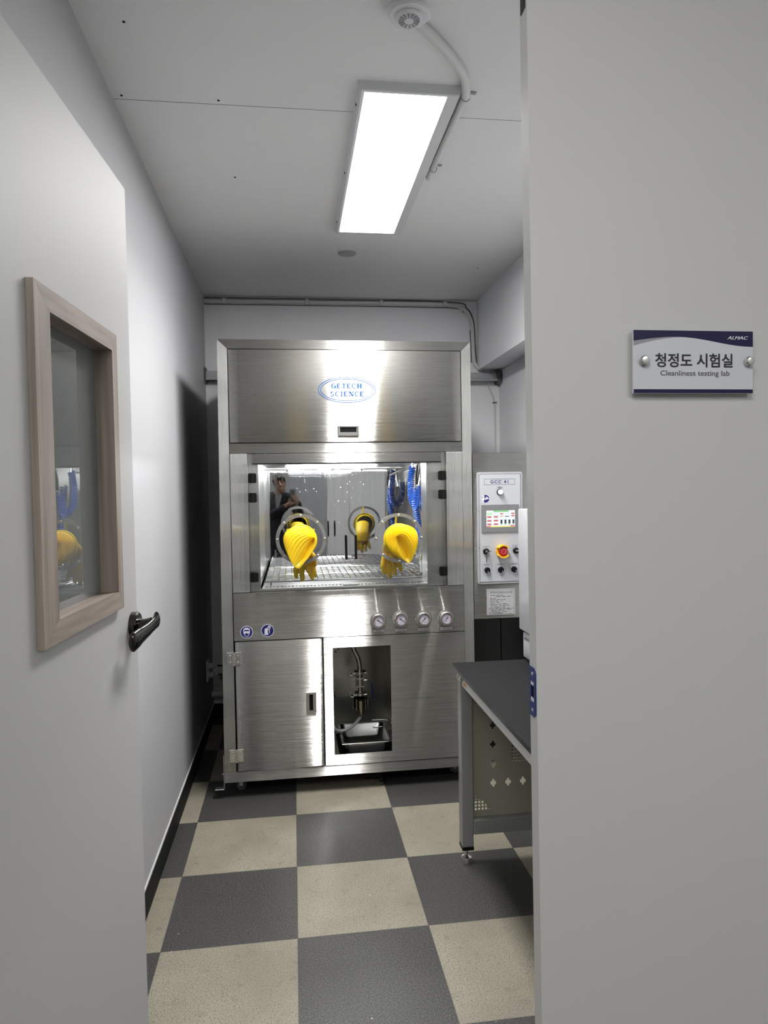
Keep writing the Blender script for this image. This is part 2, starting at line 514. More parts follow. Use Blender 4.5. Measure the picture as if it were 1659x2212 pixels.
def tag(o, label=None, cat=None, group=None, kind=None):
    if label: o['label'] = label
    if cat: o['category'] = cat
    if group: o['group'] = group
    if kind: o['kind'] = kind
    return o
def thing(name, label, cat, loc, group=None):
    o = bpy.data.objects.new(name, None)
    o.empty_display_size = 0.05
    o.location = loc
    COL.objects.link(o)
    return tag(o, label, cat, group)
def struct(name, mb, mat, label=None, smooth=0, parent=None):
    o = mb.build(name, mat, parent, smooth=smooth)
    o['kind'] = 'structure'
    if label: o['label'] = label
    return o
def copy_tree(o, parent=None):
    c = o.copy(); COL.objects.link(c); c.parent = parent
    for ch in o.children: copy_tree(ch, c)
    return c
def arc(cx, cz, r, a0, a1, n=16):
    return [(cx + r * math.cos(R(a0 + (a1 - a0) * i / n)), cz + r * math.sin(R(a0 + (a1 - a0) * i / n))) for i in range(n + 1)]
def circ(cx, cz, r, n=32):
    return [(cx + r * math.cos(2 * PI * i / n), cz + r * math.sin(2 * PI * i / n)) for i in range(n)]
def rect(x0, x1, z0, z1):
    return [(x0, z0), (x1, z0), (x1, z1), (x0, z1)]
def rrect(x0, x1, z0, z1, r, n=5):
    return arc(x1 - r, z1 - r, r, 0, 90, n) + arc(x0 + r, z1 - r, r, 90, 180, n) + arc(x0 + r, z0 + r, r, 180, 270, n) + arc(x1 - r, z0 + r, r, 270, 360, n)
def smoothpath(pts, n=8):
    pts = [Vector(p) for p in pts]
    out = []
    for i in range(len(pts) - 1):
        p0 = pts[max(0, i - 1)]; p1 = pts[i]; p2 = pts[i + 1]; p3 = pts[min(len(pts) - 1, i + 2)]
        for k in range(n):
            t = k / n
            out.append(0.5 * ((2 * p1) + (p2 - p0) * t + (2 * p0 - 5 * p1 + 4 * p2 - p3) * t * t + (3 * p1 - p0 - 3 * p2 + p3) * t ** 3))
    out.append(pts[-1])
    return out

# ------------------------------------------------------------------ setting
CZ = 2.80          # ceiling height
XL, XB, XR, YB, YF = -0.553, 1.285, 1.44, 4.69, 1.03
HX0, HX1, HY0 = -1.7, 2.3, -2.3
struct('floor', MB().box(HX0, HX1, HY0, YB + 0.05, -0.05, 0), M['floor'])
struct('ceiling', MB().box(HX0, HX1, HY0, YB + 0.05, CZ, CZ + 0.05), M['ceil'])
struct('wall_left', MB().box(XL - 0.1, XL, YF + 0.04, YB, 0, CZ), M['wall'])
struct('wall_back', MB().box(XL - 0.1, XR + 0.1, YB, YB + 0.1, 0, CZ), M['wallg'])
struct('wall_right', MB().box(XR, XR + 0.1, YF + 0.04, YB, 0, CZ).box(XB, XR, YF + 0.04, YB, 2.325, CZ), M['wallr'])
b = MB().plate(rect(HX0, HX1, 0, CZ), [], YF - 0.06, YF + 0.04) if False else MB()
b.box(HX0, -0.50, YF - 0.06, YF + 0.04, 0, CZ).box(1.12, HX1, YF - 0.06, YF + 0.04, 0, CZ).box(-0.50, 1.12, YF - 0.06, YF + 0.04, 2.40, CZ)
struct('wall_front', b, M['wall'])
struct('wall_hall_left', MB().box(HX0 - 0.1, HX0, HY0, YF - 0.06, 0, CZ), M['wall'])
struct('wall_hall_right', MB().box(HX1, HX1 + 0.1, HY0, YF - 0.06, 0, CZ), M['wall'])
struct('wall_hall_back', MB().box(HX0, HX1, HY0 - 0.1, HY0, 0, CZ), M['wall'])
struct('baseboard_left', MB().box(XL, XL + 0.007, YF + 0.04, YB, 0, 0.100, 0.002), M['base'])
struct('trim_1', MB().box(XL, XL + 0.005, YF + 0.04, YB, 0.100, 0.108), M['caulk'])
struct('baseboard_back', MB().box(XL + 0.007, XR, YB - 0.007, YB, 0, 0.100, 0.002), M['base'])
b = MB()
b.box(-0.50, -0.455, YF - 0.075, YF + 0.05, 0, 2.40, 0.003).box(1.075, 1.12, YF - 0.075, YF + 0.05, 0, 2.40, 0.003).box(-0.455, 1.075, YF - 0.075, YF + 0.05, 2.370, 2.40, 0.003)
struct('trim_2', b, M['dooredge'])
# ceiling joint and screw marks
struct('trim_3', MB().box(XL, XB, 2.3843, 2.3857, CZ - 0.0010, CZ), plain('joint_filler', (0.32, 0.32, 0.32, 1), 0.8))
for i, (sx, sy) in enumerate(((-0.522, 2.363), (-0.215, 2.361), (-0.207, 2.922), (-0.43, 2.0), (1.10, 3.98))):
    s = MB().lathe((sx, sy, CZ), (0, 0, -1), [(0.0045, 0), (0.0045, 0.0012), (0.002, 0.002), (0, 0.002)], 10).build('screw_head', M['black'], smooth=0, origin=None)
    tag(s, ['dark screw in the ceiling at the left wall, beside the joint', 'dark ceiling screw on the joint, left of the light panel',
            'dark ceiling screw beyond the joint, between light panel and left wall', 'dark ceiling screw nearest the doorway by the left wall',
            'dark ceiling screw in the far right corner above the conduit bend'][i], 'screw', 'ceiling screws')

# ---------------- left door leaf, swung into the lab
A = R(3.75)
DOOR = Matrix.Translation((-0.3831, 1.74, 0)) @ Matrix.Rotation(-A, 4, 'Z')
# local door frame: y runs from the hinge (-0.74) to the free edge (0); +x is the face towards the camera
WS0, WS1, WZ0, WZ1 = -0.556, -0.138, 1.2595, 1.8635
IS0, IS1, IZ0, IZ1 = -0.494, -0.171, 1.2985, 1.824
door = struct('door_1', MB().plate(rect(-0.735, 0, 0.008, 2.241), [rect(IS0 - 0.012, IS1 + 0.012, IZ0 - 0.012, IZ1 + 0.012)], -0.042, 0.0, 'x').apply(DOOR), M['doorl'],
              'pale grey open door with taupe oak window frame at the left')
def frame_ring(o, i, a, b):
    (s0, s1, z0, z1), (t0, t1, u0, u1) = o, i
    g = 0.0006
    v = MB().prism([(s0, z0), (t0, u0 + g), (t0, u1 - g), (s0, z1)], a, b, 'x').prism([(s1, z0), (s1, z1), (t1, u1 - g), (t1, u0 + g)], a, b, 'x')
    h = MB().prism([(s0 + g, z1), (t0, u1), (t1, u1), (s1 - g, z1)], a, b, 'x').prism([(s0 + g, z0), (s1 - g, z0), (t1, u0), (t0, u0)], a, b, 'x')
    return v, h
for side in (1, -1):
    a, b2 = (0.0005, 0.013) if side == 1 else (-0.055, -0.0425)
    v, h = frame_ring((WS0, WS1, WZ0, WZ1), (IS0, IS1, IZ0, IZ1), a, b2)
    v.apply(DOOR).build('window_frame', M['woodv'], door, smooth=0)['label'] = 'taupe oak upright casing of the door window'
    h.apply(DOOR).build('window_frame', M['woodh'], door, smooth=0)['label'] = 'taupe oak top and bottom casing of the door window'
rv = MB().box(-0.043, 0.0005, IS0 - 0.0115, IS0, IZ0, IZ1).box(-0.043, 0.0005, IS1, IS1 + 0.0115, IZ0, IZ1)
rv.apply(DOOR).build('window_reveal', M['woodv'], door, smooth=0)
rv = MB().box(-0.043, 0.0005, IS0 - 0.0115, IS1 + 0.0115, IZ1, IZ1 + 0.0115).box(-0.043, 0.0005, IS0 - 0.0115, IS1 + 0.0115, IZ0 - 0.0115, IZ0)
rv.apply(DOOR).build('window_reveal', M['woodh'], door, smooth=0)
MB().box(-0.030, -0.025, IS0 + 0.0003, IS1 - 0.0003, IZ0 + 0.0003, IZ1 - 0.0003).apply(DOOR).build('window_pane', M['glass'], door, smooth=0)
# lever handle: round rose, neck and a swept lever
HS, HZ = -0.040, 1.201
rose = MB().lathe((0.0005, HS, HZ), (1, 0, 0), [(0.031, 0), (0.031, 0.012), (0.028, 0.016), (0, 0.016)], 32).apply(DOOR).build('handle_rose', M['blackchrome'], door)
lv = MB().tube([(0.016, HS, HZ), (0.03, HS, HZ), (0.046, HS, HZ + 0.002)], [0.0145, 0.0135, 0.0150], 18)
pth = smoothpath([(0.055, HS + 0.014, HZ + 0.010), (0.053, HS, HZ + 0.003), (0.045, HS - 0.03, HZ - 0.008), (0.034, HS - 0.07, HZ - 0.018), (0.027, HS - 0.100, HZ - 0.024)], 6)
n = len(pth)
prof = [(0.0062 * math.cos(2 * PI * q / 14), 0.0125 * math.sin(2 * PI * q / 14)) for q in range(14)]
rings = []
for i, p in enumerate(pth):
    t = i / (n - 1)
    sc = (1.55 - 0.45 * math.sin(PI * min(1, t * 1.3))) * {0: 0.45, 1: 0.82, n - 2: 0.85, n - 1: 0.50}.get(i, 1)
    rings.append([lv.bm.verts.new(p + Vector((a * sc, 0, c * sc * 1.15))) for a, c in prof])
fs = []
for P_, Q_ in zip(rings, rings[1:]):
    for j in range(14): fs.append(lv.bm.faces.new((P_[j], P_[(j + 1) % 14], Q_[(j + 1) % 14], Q_[j])))
fs.append(lv.bm.faces.new(rings[0])); fs.append(lv.bm.faces.new(rings[-1][::-1]))
bmesh.ops.recalc_face_normals(lv.bm, faces=fs)
lv.apply(DOOR).build('door_handle', M['blackchrome'], door, smooth=60)['label'] = 'dark polished lever of the open door'
for hz in (0.25, 1.15, 2.0):
    MB().tube([(-0.046, -0.742, hz - 0.05), (-0.046, -0.742, hz + 0.05)], 0.007, 10).apply(DOOR).build('hinge', M['satin'], door)
MB().box(-0.032, -0.010, -0.001, 0.0012, 1.10, 1.29).apply(DOOR).build('latch_plate', M['satin'], door, smooth=0)

# ---------------- right door leaf, closed, with the room sign
def leafx(z): return 0.3595 + (1.5 - z) * 0.0055
dl = MB()
vs = [dl.bm.verts.new((x, y, z)) for z in (0.008, 2.365) for (x, y) in ((leafx(z), 1.0), (1.072, 1.0), (1.072, 1.031), (leafx(z), 1.031))]
for q in ((0, 1, 5, 4), (1, 2, 6, 5), (2, 3, 7, 6), (3, 0, 4, 7), (3, 2, 1, 0), (4, 5, 6, 7)):
    f = dl.bm.faces.new([vs[i] for i in q]); f.material_index = 1 if q == (3, 0, 4, 7) else 0
bmesh.ops.recalc_face_normals(dl.bm, faces=dl.bm.faces[:])
leaf = struct('door_2', dl, [M['door'], M['dooredge']], 'pale grey closed door leaf carrying the white room sign')
lx = leafx(1.2) - 0.0008
sp_ = MB().plate([(1.0028, 1.166), (1.010, 1.160), (1.029, 1.160), (1.029, 1.236), (1.010, 1.236), (1.0028, 1.230)], [rrect(1.009, 1.022, 1.183, 1.214, 0.003)], lx - 0.0008, lx + 0.0005, 'x')
sp_.build('strike_plate', M['film'], leaf, smooth=0)['label'] = 'strike plate under blue protective film'
MB().box(lx + 0.0006, lx + 0.0009, 1.009, 1.022, 1.183, 1.214).build('latch_hole', M['void'], leaf, smooth=0)
b = MB()
b.box(lx - 0.0013, lx - 0.0008, 1.010, 1.021, 1.2085, 1.2135).box(lx - 0.0013, lx - 0.0008, 1.010, 1.021, 1.1835, 1.1895)
b.build('torn_film_edge', M['white'], leaf, smooth=0)
for zz in (1.226, 1.170):
    MB().lathe((lx - 0.0007, 1.0155, zz), (-1, 0, 0), [(0.003, 0), (0.003, 0.0008), (0, 0.0016)], 12).build('screw', M['satin'], leaf)
bx = leafx(2.28)
MB().box(bx - 0.0006, bx + 0.0005, 1.006, 1.026, 2.222, 2.330).build('flush_bolt', M['black'], leaf, smooth=0)['label'] = 'dark flush bolt at the top of the leaf edge'

# ---------------- room sign on stand-offs
sg = thing('room_sign', 'white acrylic room sign with navy top sweep on the closed door leaf', 'sign', (0.611, 1.0, 1.70))
SX0, SX1, SZ0, SZ1, SY = 0.5125, 0.7090, 1.6520, 1.7475, 0.989
MB().box(SX0, SX1, SY, SY + 0.005, SZ0, SZ1, 0.0006).build('sign_plate', M['sign'], sg, smooth=0)
SW, SH = SX1 - SX0, SZ1 - SZ0
def spt(u, v): return (SX0 + u * SW, SZ1 - v * SH)      # u right, v down, 0..1
def sweep(u): return 0.175 - 0.07 * math.sin(PI * min(1, u / 0.72)) if u < 0.36 else 0.105 + 0.145 * (1 - math.cos(PI * (u - 0.36) / 0.64)) / 2
us = [i / 24 for i in range(25)]
top = [spt(0.004 + 0.992 * u, 0.006) for u in us]
lo = [spt(0.004 + 0.992 * u, sweep(u)) for u in us]
MB().prism(top + lo[::-1], SY - 0.0003, SY + 0.0002).build('sign_sweep', M['signn'], sg, smooth=0)['label'] = 'navy sweep along the top of the sign'
gr_t = [spt(0.004 + u * 0.42, sweep(u * 0.42) - 0.004) for u in us]
gr_b = [spt(0.004 + u * 0.42, sweep(u * 0.42) + 0.075 * (1 - u) ** 1.3) for u in us[:-1]]
MB().prism(gr_t + gr_b[::-1], SY - 0.0002, SY + 0.0002).build('sign_sweep', M['signg'], sg, smooth=0)['label'] = 'grey sliver under the navy sweep'
MB().prism([spt(0.004, 0.935), spt(0.996, 0.935), spt(0.996, 0.994), spt(0.004, 0.994)], SY - 0.0003, SY + 0.0002).build('sign_stripe', M['signn'], sg, smooth=0)
x0, z0 = spt(0.505, 0.565)
kt = MB()
for q, (ox, oz) in enumerate(((0, 0), (-0.00042, 0), (0.00042, 0), (0, 0.00036), (0, -0.00036), (-0.0003, 0.0003), (0.0003, -0.0003))):
    kt.text('청정도 시험실', x0 + ox, z0 + oz, SY - 0.0003 - 0.00002 * q, 0.0225, width=0.640 * SW)
kt.build('lettering', M['ink'], sg, smooth=0)
x0, z0 = spt(0.510, 0.718)
MB().text('Cleanliness testing lab', x0, z0, SY - 0.0003, 0.0113, width=0.575 * SW, bold=0.004).build('lettering', M['inkg'], sg, smooth=0)
x0, z0 = spt(0.862, 0.137)
at_ = MB()
for q, ox in enumerate((0, -0.0002, 0.0002)):
    at_.text('ALMAC', x0 + ox, z0, SY - 0.0005 - 0.00002 * q, 0.0072, width=0.175 * SW, shear=0.35)
at_.build('lettering', M['stick'], sg, smooth=0)
for u in (0.085, 0.957):
    x0, z0 = spt(u, 0.49)
    MB().lathe((x0, 1.0, z0), (0, -1, 0), [(0.005, 0), (0.005, 0.0105), (0.0075, 0.0112), (0.0075, 0.016), (0.0055, 0.0185), (0, 0.0195)], 24).build('standoff_screw', M['satin'], sg)

# ------------------------------------------------------------------ ceiling things
lp = thing('ceiling_light', 'long white framed light panel glowing on the lab ceiling', 'ceiling light', (0.389, 2.76, CZ))
LX0, LX1, LY0, LY1 = 0.231, 0.567, 2.199, 3.446
LZ_ = 2.770
fr = MB()
def lring(x0, x1, y0, y1, z): return [fr.bm.verts.new((x, y, z)) for x, y in ((x0, y0), (x1, y0), (x1, y1), (x0, y1))]
lr = [lring(LX0, LX1, LY0, LY1, CZ - 0.0003), lring(LX0 + 0.001, LX1 - 0.001, LY0 + 0.001, LY1 - 0.001, CZ - 0.004), lring(LX0 + 0.008, LX1 - 0.008, LY0 + 0.003, LY1 - 0.010, LZ_ + 0.003),
      lring(LX0 + 0.011, LX1 - 0.011, LY0 + 0.006, LY1 - 0.014, LZ_), lring(0.252, 0.519, 2.215, 3.404, LZ_ + 0.001), lring(0.252, 0.519, 2.215, 3.404, LZ_ + 0.006)]
fs = []
for U, V in zip(lr, lr[1:]):
    for i in range(4): fs.append(fr.bm.faces.new((U[i], U[(i + 1) % 4], V[(i + 1) % 4], V[i])))
bmesh.ops.recalc_face_normals(fr.bm, faces=fs)
fr.build('light_frame', M['offwhite'], lp, smooth=0)
MB().box(0.236, 0.562, 2.204, 3.440, LZ_ + 0.0095, CZ - 0.0004).build('leak_block', M['offwhite'], lp, smooth=0)  # added unseen filler, blocks light leaking out along the ceiling
MB().box(0.250, 0.521, 2.213, 3.406, LZ_ + 0.0062, LZ_ + 0.009).build('diffuser', M['panel_lit'], lp, smooth=0)
for yy in (2.315, 2.81, 3.32):
    for xx in (LX0 + 0.0035, LX1 - 0.0035):
        sgn = -1 if xx < 0.4 else 1
        MB().lathe((xx, yy, 2.786), (sgn, 0, -0.3), [(0.0045, 0), (0.0045, 0.0015), (0, 0.003)], 10).build('screw', M['black'], lp)
dt = thing('heat_detector', 'round white heat detector on the ceiling by the doorway', 'detector', (0.333, 1.852, CZ))
MB().lathe((0.333, 1.852, CZ), (0, 0, -1), [(0.046, 0), (0.046, 0.012), (0.054, 0.014), (0.055, 0.026), (0.052, 0.031), (0, 0.031)], 48).build('base', M['white'], dt)
MB().lathe((0.333, 1.852, CZ), (0, 0, -1), [(0.036, 0.0312), (0.036, 0.036), (0.031, 0.041), (0.012, 0.043), (0, 0.043)], 40).build('sensor_head', M['white'], dt)
b = MB()
for i in range(14):
    a = 2 * PI * i / 14
    d = Vector((math.cos(a), math.sin(a), 0)); e = Vector((-math.sin(a), math.cos(a), 0))
    c0 = Vector((0.333, 1.852, CZ - 0.0425))
    q = [c0 + d * 0.012 - e * 0.0014, c0 + d * 0.028 - e * 0.0040 + Vector((0, 0, 0.0008)), c0 + d * 0.028 + e * 0.0040 + Vector((0, 0, 0.0008)), c0 + d * 0.012 + e * 0.0014]
    lo = [b.bm.verts.new(p + Vector((0, 0, -0.0012))) for p in q]; hi = [b.bm.verts.new(p + Vector((0, 0, 0.002))) for p in q]
    b.bm.faces.new(lo); b.bm.faces.new(hi[::-1])
    for j in range(4): b.bm.faces.new((lo[j], hi[j], hi[(j + 1) % 4], lo[(j + 1) % 4]))
b.build('vent', plain('vent_grey', (0.28, 0.28, 0.31, 1), 0.5), dt, smooth=0)['label'] = 'grey vent slots of the sensor'
cd = thing('cable_conduit', 'white flexible conduit curving from heat detector along the light panel', 'conduit', (0.50, 2.2, CZ))
MB().tube(smoothpath([(0.352, 1.885, CZ - 0.017), (0.415, 1.945, CZ - 0.017), (0.490, 2.03, CZ - 0.017), (0.552, 2.12, CZ - 0.017), (0.5835, 2.225, CZ - 0.017)], 10), 0.0145, 16).build('flexible_hose', M['conduit'], cd)
MB().tube([(0.5835, 2.225, CZ - 0.014), (0.5815, 2.50, CZ - 0.0125), (0.5795, 2.83, CZ - 0.0115)], 0.011, 14).build('pipe', M['conduit'], cd)
for yy, xx in ((2.232, 0.5835), (2.735, 0.580)):
    b = MB().ring((xx, yy, CZ - 0.016), (0, 1, 0), 0.0145, 0.002, 20, 6).box(xx + 0.012, xx + 0.036, yy - 0.007, yy + 0.007, CZ - 0.004, CZ - 0.001, 0.001)
    b.lathe((xx + 0.027, yy, CZ - 0.004), (0, 0, -1), [(0.004, 0), (0.004, 0.0015), (0, 0.003)], 10)
    b.build('pipe_clamp', M['trunk'], cd)
cp = thing('junction_cover', 'small round grey cover plate in the ceiling beyond the light panel', 'cover', (0.321, 3.79, CZ))
MB().lathe((0.321, 3.79, CZ), (0, 0, -1), [(0.050, 0), (0.050, 0.003), (0.046, 0.005), (0, 0.005)], 36).build('cover', M['trunk'], cp)
for a in (0.6, 0.6 + PI):
    MB().lathe((0.321 + 0.036 * math.cos(a), 3.79 + 0.036 * math.sin(a), CZ - 0.005), (0, 0, -1), [(0.003, 0), (0, 0.0015)], 10).build('screw', M['black'], cp)

# ------------------------------------------------------------------ back wall services
pc = thing('wall_conduit', 'thin white pipes under the ceiling along the back wall bending down', 'conduit', (0.3, YB, 2.77))
MB().tube(smoothpath([(-0.55, YB - 0.016, 2.766), (0.2, YB - 0.016, 2.770), (0.9, YB - 0.016, 2.773), (1.10, YB - 0.016, 2.768), (1.20, YB - 0.016, 2.735), (1.243, YB - 0.016, 2.66), (1.252, YB - 0.016, 2.55), (1.258, YB - 0.016, 2.40), (1.285, YB - 0.016, 2.345), (1.35, YB - 0.016, 2.33)], 8), 0.0125, 12).build('pipe', M['conduit'], pc)
MB().tube(smoothpath([(-0.55, YB - 0.008, 2.790), (0.3, YB - 0.008, 2.792), (1.10, YB - 0.008, 2.790), (1.215, YB - 0.008, 2.75), (1.262, YB - 0.008, 2.66), (1.272, YB - 0.008, 2.50), (1.279, YB - 0.008, 2.38)], 8), 0.004, 8).build('cable', M['rubber'], pc)
MB().tube(smoothpath([(-0.55, YB - 0.006, 2.748), (0.5, YB - 0.006, 2.752), (1.12, YB - 0.006, 2.75), (1.19, YB - 0.006, 2.72)], 8), 0.003, 8).build('cable', M['rubber'], pc)
MB().tube(smoothpath([(1.236, YB - 0.006, 2.60), (1.240, YB - 0.006, 2.50), (1.243, YB - 0.006, 2.38)], 6), 0.003, 8).build('cable', M['rubber'], pc)
for xx, zz in ((-0.42, 2.767), (0.12, 2.770), (0.62, 2.772), (1.06, 2.771)):
    MB().box(xx - 0.012, xx + 0.012, YB - 0.031, YB - 0.001, zz - 0.017, zz + 0.017, 0.003).build('pipe_clip', M['offwhite'], pc, smooth=0)
tk = thing('cable_trunking', 'grey metal cable trunking fixed along the back wall behind the cabinet', 'trunking', (0.45, YB, 2.26))
MB().box(XL + 0.004, XR - 0.03, YB - 0.060, YB - 0.0005, 2.250, 2.302, 0.003).box(XL + 0.004, XR - 0.03, YB - 0.072, YB - 0.0605, 2.243, 2.262, 0.002).build('duct', M['trunk'], tk, smooth=0)
MB().box(XL + 0.0015, XL + 0.010, YB - 0.08, YB - 0.001, 2.225, 2.325, 0.002).build('end_plate', M['rubber'], tk, smooth=0)
MB().box(XR - 0.03, XR - 0.004, YB - 0.078, YB - 0.001, 2.225, 2.315, 0.004).build('end_plate', M['rubber'], tk, smooth=0)
tw = thing('telephone_cable', 'thin white cable running down the back wall beside the control box', 'cable', (1.41, YB, 2.0))
MB().tube(smoothpath([(1.345, YB - 0.02, 2.24), (1.37, YB - 0.012, 2.20), (1.400, YB - 0.006, 2.13), (1.4075, YB - 0.006, 2.05), (1.407, YB - 0.006, 1.6), (1.405, YB - 0.006, 1.2)], 8), 0.005, 8).build('cable', M['conduit'], tw)
MB().box(1.392, 1.420, YB - 0.013, YB - 0.0005, 2.100, 2.108, 0.002).build('cable_clip', M['rubber'], tw, smooth=0)
so = thing('wall_socket', 'white double wall socket on the left wall behind the cabinet', 'socket', (XL, 4.38, 0.40))
MB().box(XL, XL + 0.010, 4.345, 4.415, 0.338, 0.468, 0.003).build('face_plate', M['white'], so, smooth=0)
for zz in (0.432, 0.376):
    MB().lathe((XL + 0.010, 4.38, zz), (1, 0, 0), [(0.022, 0), (0.022, 0.004), (0.018, 0.004), (0, 0.003)], 20).build('outlet', M['white'], so)
for i, zz in enumerate((0.432, 0.376)):
    pg = thing('power_plug', ['white power plug with black cable in the upper socket outlet', 'white power plug with black cable in the lower socket outlet'][i], 'plug', (XL + 0.014, 4.38, zz), 'plugs in the wall socket')
    MB().lathe((XL + 0.0145, 4.38, zz), (1, 0, 0), [(0.016, 0), (0.018, 0.01), (0.018, 0.026), (0.009, 0.034), (0.006, 0.05), (0, 0.05)], 20).build('plug_body', M['white'], pg)
    MB().tube(smoothpath([(XL + 0.062, 4.38, zz), (XL + 0.10, 4.38, zz - 0.004), (XL + 0.15, 4.385, zz - (0.014 if i == 0 else 0.004)), (-0.368, 4.40, zz - (0.025 if i == 0 else 0.0))], 8), 0.005, 8).build('cable', M['black'], pg)
dp = thing('drain_pipe', 'grey plastic drain pipe low on the wall behind the cabinet', 'pipe', (-0.46, 4.60, 0.19))
MB().tube([(XL + 0.001, 4.60, 0.19), (-0.375, 4.60, 0.19)], 0.020, 18).build('pipe', M['conduit'], dp)
MB().tube([(-0.445, 4.60, 0.19), (-0.385, 4.60, 0.19)], 0.026, 18).build('collar', M['conduit'], dp)
MB().tube(smoothpath([(-0.50, 4.62, 0.30), (-0.46, 4.62, 0.30), (-0.41, 4.61, 0.33), (-0.375, 4.60, 0.37)], 6), 0.022, 14).build('flexible_hose', M['rubber'], dp)

# ------------------------------------------------------------------ glove box wash cabinet
CY = 3.43
cab = thing('wash_cabinet', 'tall stainless steel glove box wash cabinet with glass doors against the back wall', 'cabinet', (0.275, CY, 0.0))
XI0, XI1 = -0.301, 0.857
b = MB()
b.box(-0.354, -0.350, CY + 0.05, 4.45, 0.09, 2.245).box(0.901, 0.905, CY + 0.05, 4.45, 0.09, 2.245).box(-0.354, 0.905, 4.446, 4.45, 0.09, 2.245)
b.box(-0.354, 0.905, CY + 0.05, 4.45, 2.242, 2.246).box(-0.354, 0.905, CY + 0.05, 4.45, 0.085, 0.09)
b.build('casing', M['steelp'], cab, smooth=0)
MB().prism([(-0.361, 0.1325), (XI0 - 0.004, 0.1325), (XI0, 2.2060), (-0.348, 2.2515)], CY, CY + 0.05).build('frame_post', M['steelv'], cab, smooth=0)
MB().prism([(XI1, 0.1325), (0.9075, 0.1325), (0.9045, 2.2500), (XI1, 2.2060)], CY, CY + 0.05).build('frame_post', M['steelv'], cab, smooth=0)
MB().prism([(XI0 + 0.0008, 2.2070), (XI1 - 0.0008, 2.2070), (0.9035, 2.2510), (-0.3470, 2.2520)], CY, CY + 0.05).build('top_rail', M['steelh'], cab, smooth=0)
MB().box(-0.362, 0.907, CY - 0.001, CY + 0.05, 0.081, 0.1315, 0.002).build('bottom_rail', M['steelh'], cab, smooth=0)

def bowed(x0, x1, z0, z1, y, depth, bow, mat, name, nx=24, hole=None):
    # a folded sheet-metal front, very slightly bowed in plan, with turned edges
    m = MB()
    e = 0.0035
    xs = [x0] + [x0 + e + (x1 - x0 - 2 * e) * i / nx for i in range(nx + 1)] + [x1]
    zs = [z0, z0 + e, z1 - e, z1]
    def Y(x, z):
        u = (x - x0) / (x1 - x0) * 2 - 1
        lift = bow * (1 - u * u)
        edge = 0.003 if (x in (x0, x1) or z in (z0, z1)) else 0
        return y - lift + edge
    g = [[m.bm.verts.new((x, Y(x, z), z)) for x in xs] for z in zs]
    fs = []
    for r_ in range(3):
        for c_ in range(len(xs) - 1):
            fs.append(m.bm.faces.new((g[r_][c_], g[r_][c_ + 1], g[r_ + 1][c_ + 1], g[r_ + 1][c_])))
    ring_ = g[0][:] + [g[1][-1], g[2][-1]] + g[3][::-1] + [g[2][0], g[1][0]]
    back = [m.bm.verts.new((v.co.x, y + depth, v.co.z)) for v in ring_]
    L = len(ring_)
    for i in range(L): fs.append(m.bm.faces.new((ring_[i], back[i], back[(i + 1) % L], ring_[(i + 1) % L])))
    fs.append(m.bm.faces.new(back))
    bmesh.ops.recalc_face_normals(m.bm, faces=fs)
    return m.build(name, mat, cab, smooth=50)

up = bowed(XI0 + 0.003, XI1 - 0.003, 1.7515, 2.2035, CY - 0.002, 0.02, 0.004, M['steelh'], 'upper_door')
MB().box(XI0 + 0.001, XI1 - 0.001, CY + 0.022, CY + 0.03, 0.135, 2.205).build('seam_backing', M['void'], cab, smooth=0) if False else None
MB().box(XI0 + 0.001, XI1 - 0.001, CY - 0.001, CY + 0.04, 1.6990, 1.7480, 0.0015).build('middle_rail', M['steelh'], cab, smooth=0)
for xx in (-0.13, 0.255, 0.45):
    MB().lathe((xx, CY + 0.006, 1.6985), (0, 0, -1), [(0.004, 0), (0.004, 0.003), (0, 0.005)], 10).build('screw', M['satin'], cab)
for x0, x1 in ((XI0 + 0.0015, -0.2165), (0.7715, XI1 - 0.0015)):
    MB().box(x0, x1, CY - 0.003, CY + 0.02, 1.0195, 1.6975, 0.0015).build('front_panel', M['steelv'], cab, smooth=0)
b = MB()
JX0, JX1, JZ0, JZ1 = -0.166, 0.672, 1.030, 1.644
b.plate(rect(-0.2155, 0.7705, 1.0195, 1.6975), [rect(JX0, JX1, JZ0, JZ1)], CY + 0.012, CY + 0.026)
b.build('window_jamb', M['steelv'], cab, smooth=0)
MB().box(-0.193, 0.745, CY - 0.004, CY + 0.0115, 1.6495, 1.6965, 0.001).build('header_rail', M['steelh'], cab, smooth=0)
MB().box(-0.193, 0.745, CY - 0.012, CY - 0.0005, 1.6448, 1.6490).build('door_seal', M['black'], cab, smooth=0)

# chamber
CX0, CX1, CYB, CZ0, CZ1 = -0.172, 0.755, 4.24, 1.030, 1.668
b = MB().box(JX1, JX1 + 0.003, CY + 0.026, 3.592, CZ0, CZ1)
b.build('jamb_return', M['liner'], cab, smooth=0)
bk = MB()
nx, nz = 48, 24
g = [[bk.bm.verts.new((CX0 + (CX1 - CX0) * i / nx, CYB, CZ0 + (CZ1 - CZ0) * j / nz)) for i in range(nx + 1)] for j in range(nz + 1)]
for j in range(nz):
    for i in range(nx): bk.bm.faces.new((g[j][i], g[j][i + 1], g[j + 1][i + 1], g[j + 1][i]))
bk.box(CX0, CX1, CYB + 0.003, CYB + 0.006, CZ0, CZ1)
bk.build('chamber_back', M['mirror'], cab, smooth=40)['label'] = 'polished wet back wall of the wash chamber'
for x0, x1 in ((CX0 - 0.003, CX0), (CX1, CX1 + 0.003)):
    MB().box(x0, x1, CY + 0.026, CYB, CZ0, CZ1).build('chamber_side', M['liner'], cab, smooth=0)
MB().box(CX0, CX1, CY + 0.026, CYB, CZ1, CZ1 + 0.003).build('chamber_roof', M['liner'], cab, smooth=0)
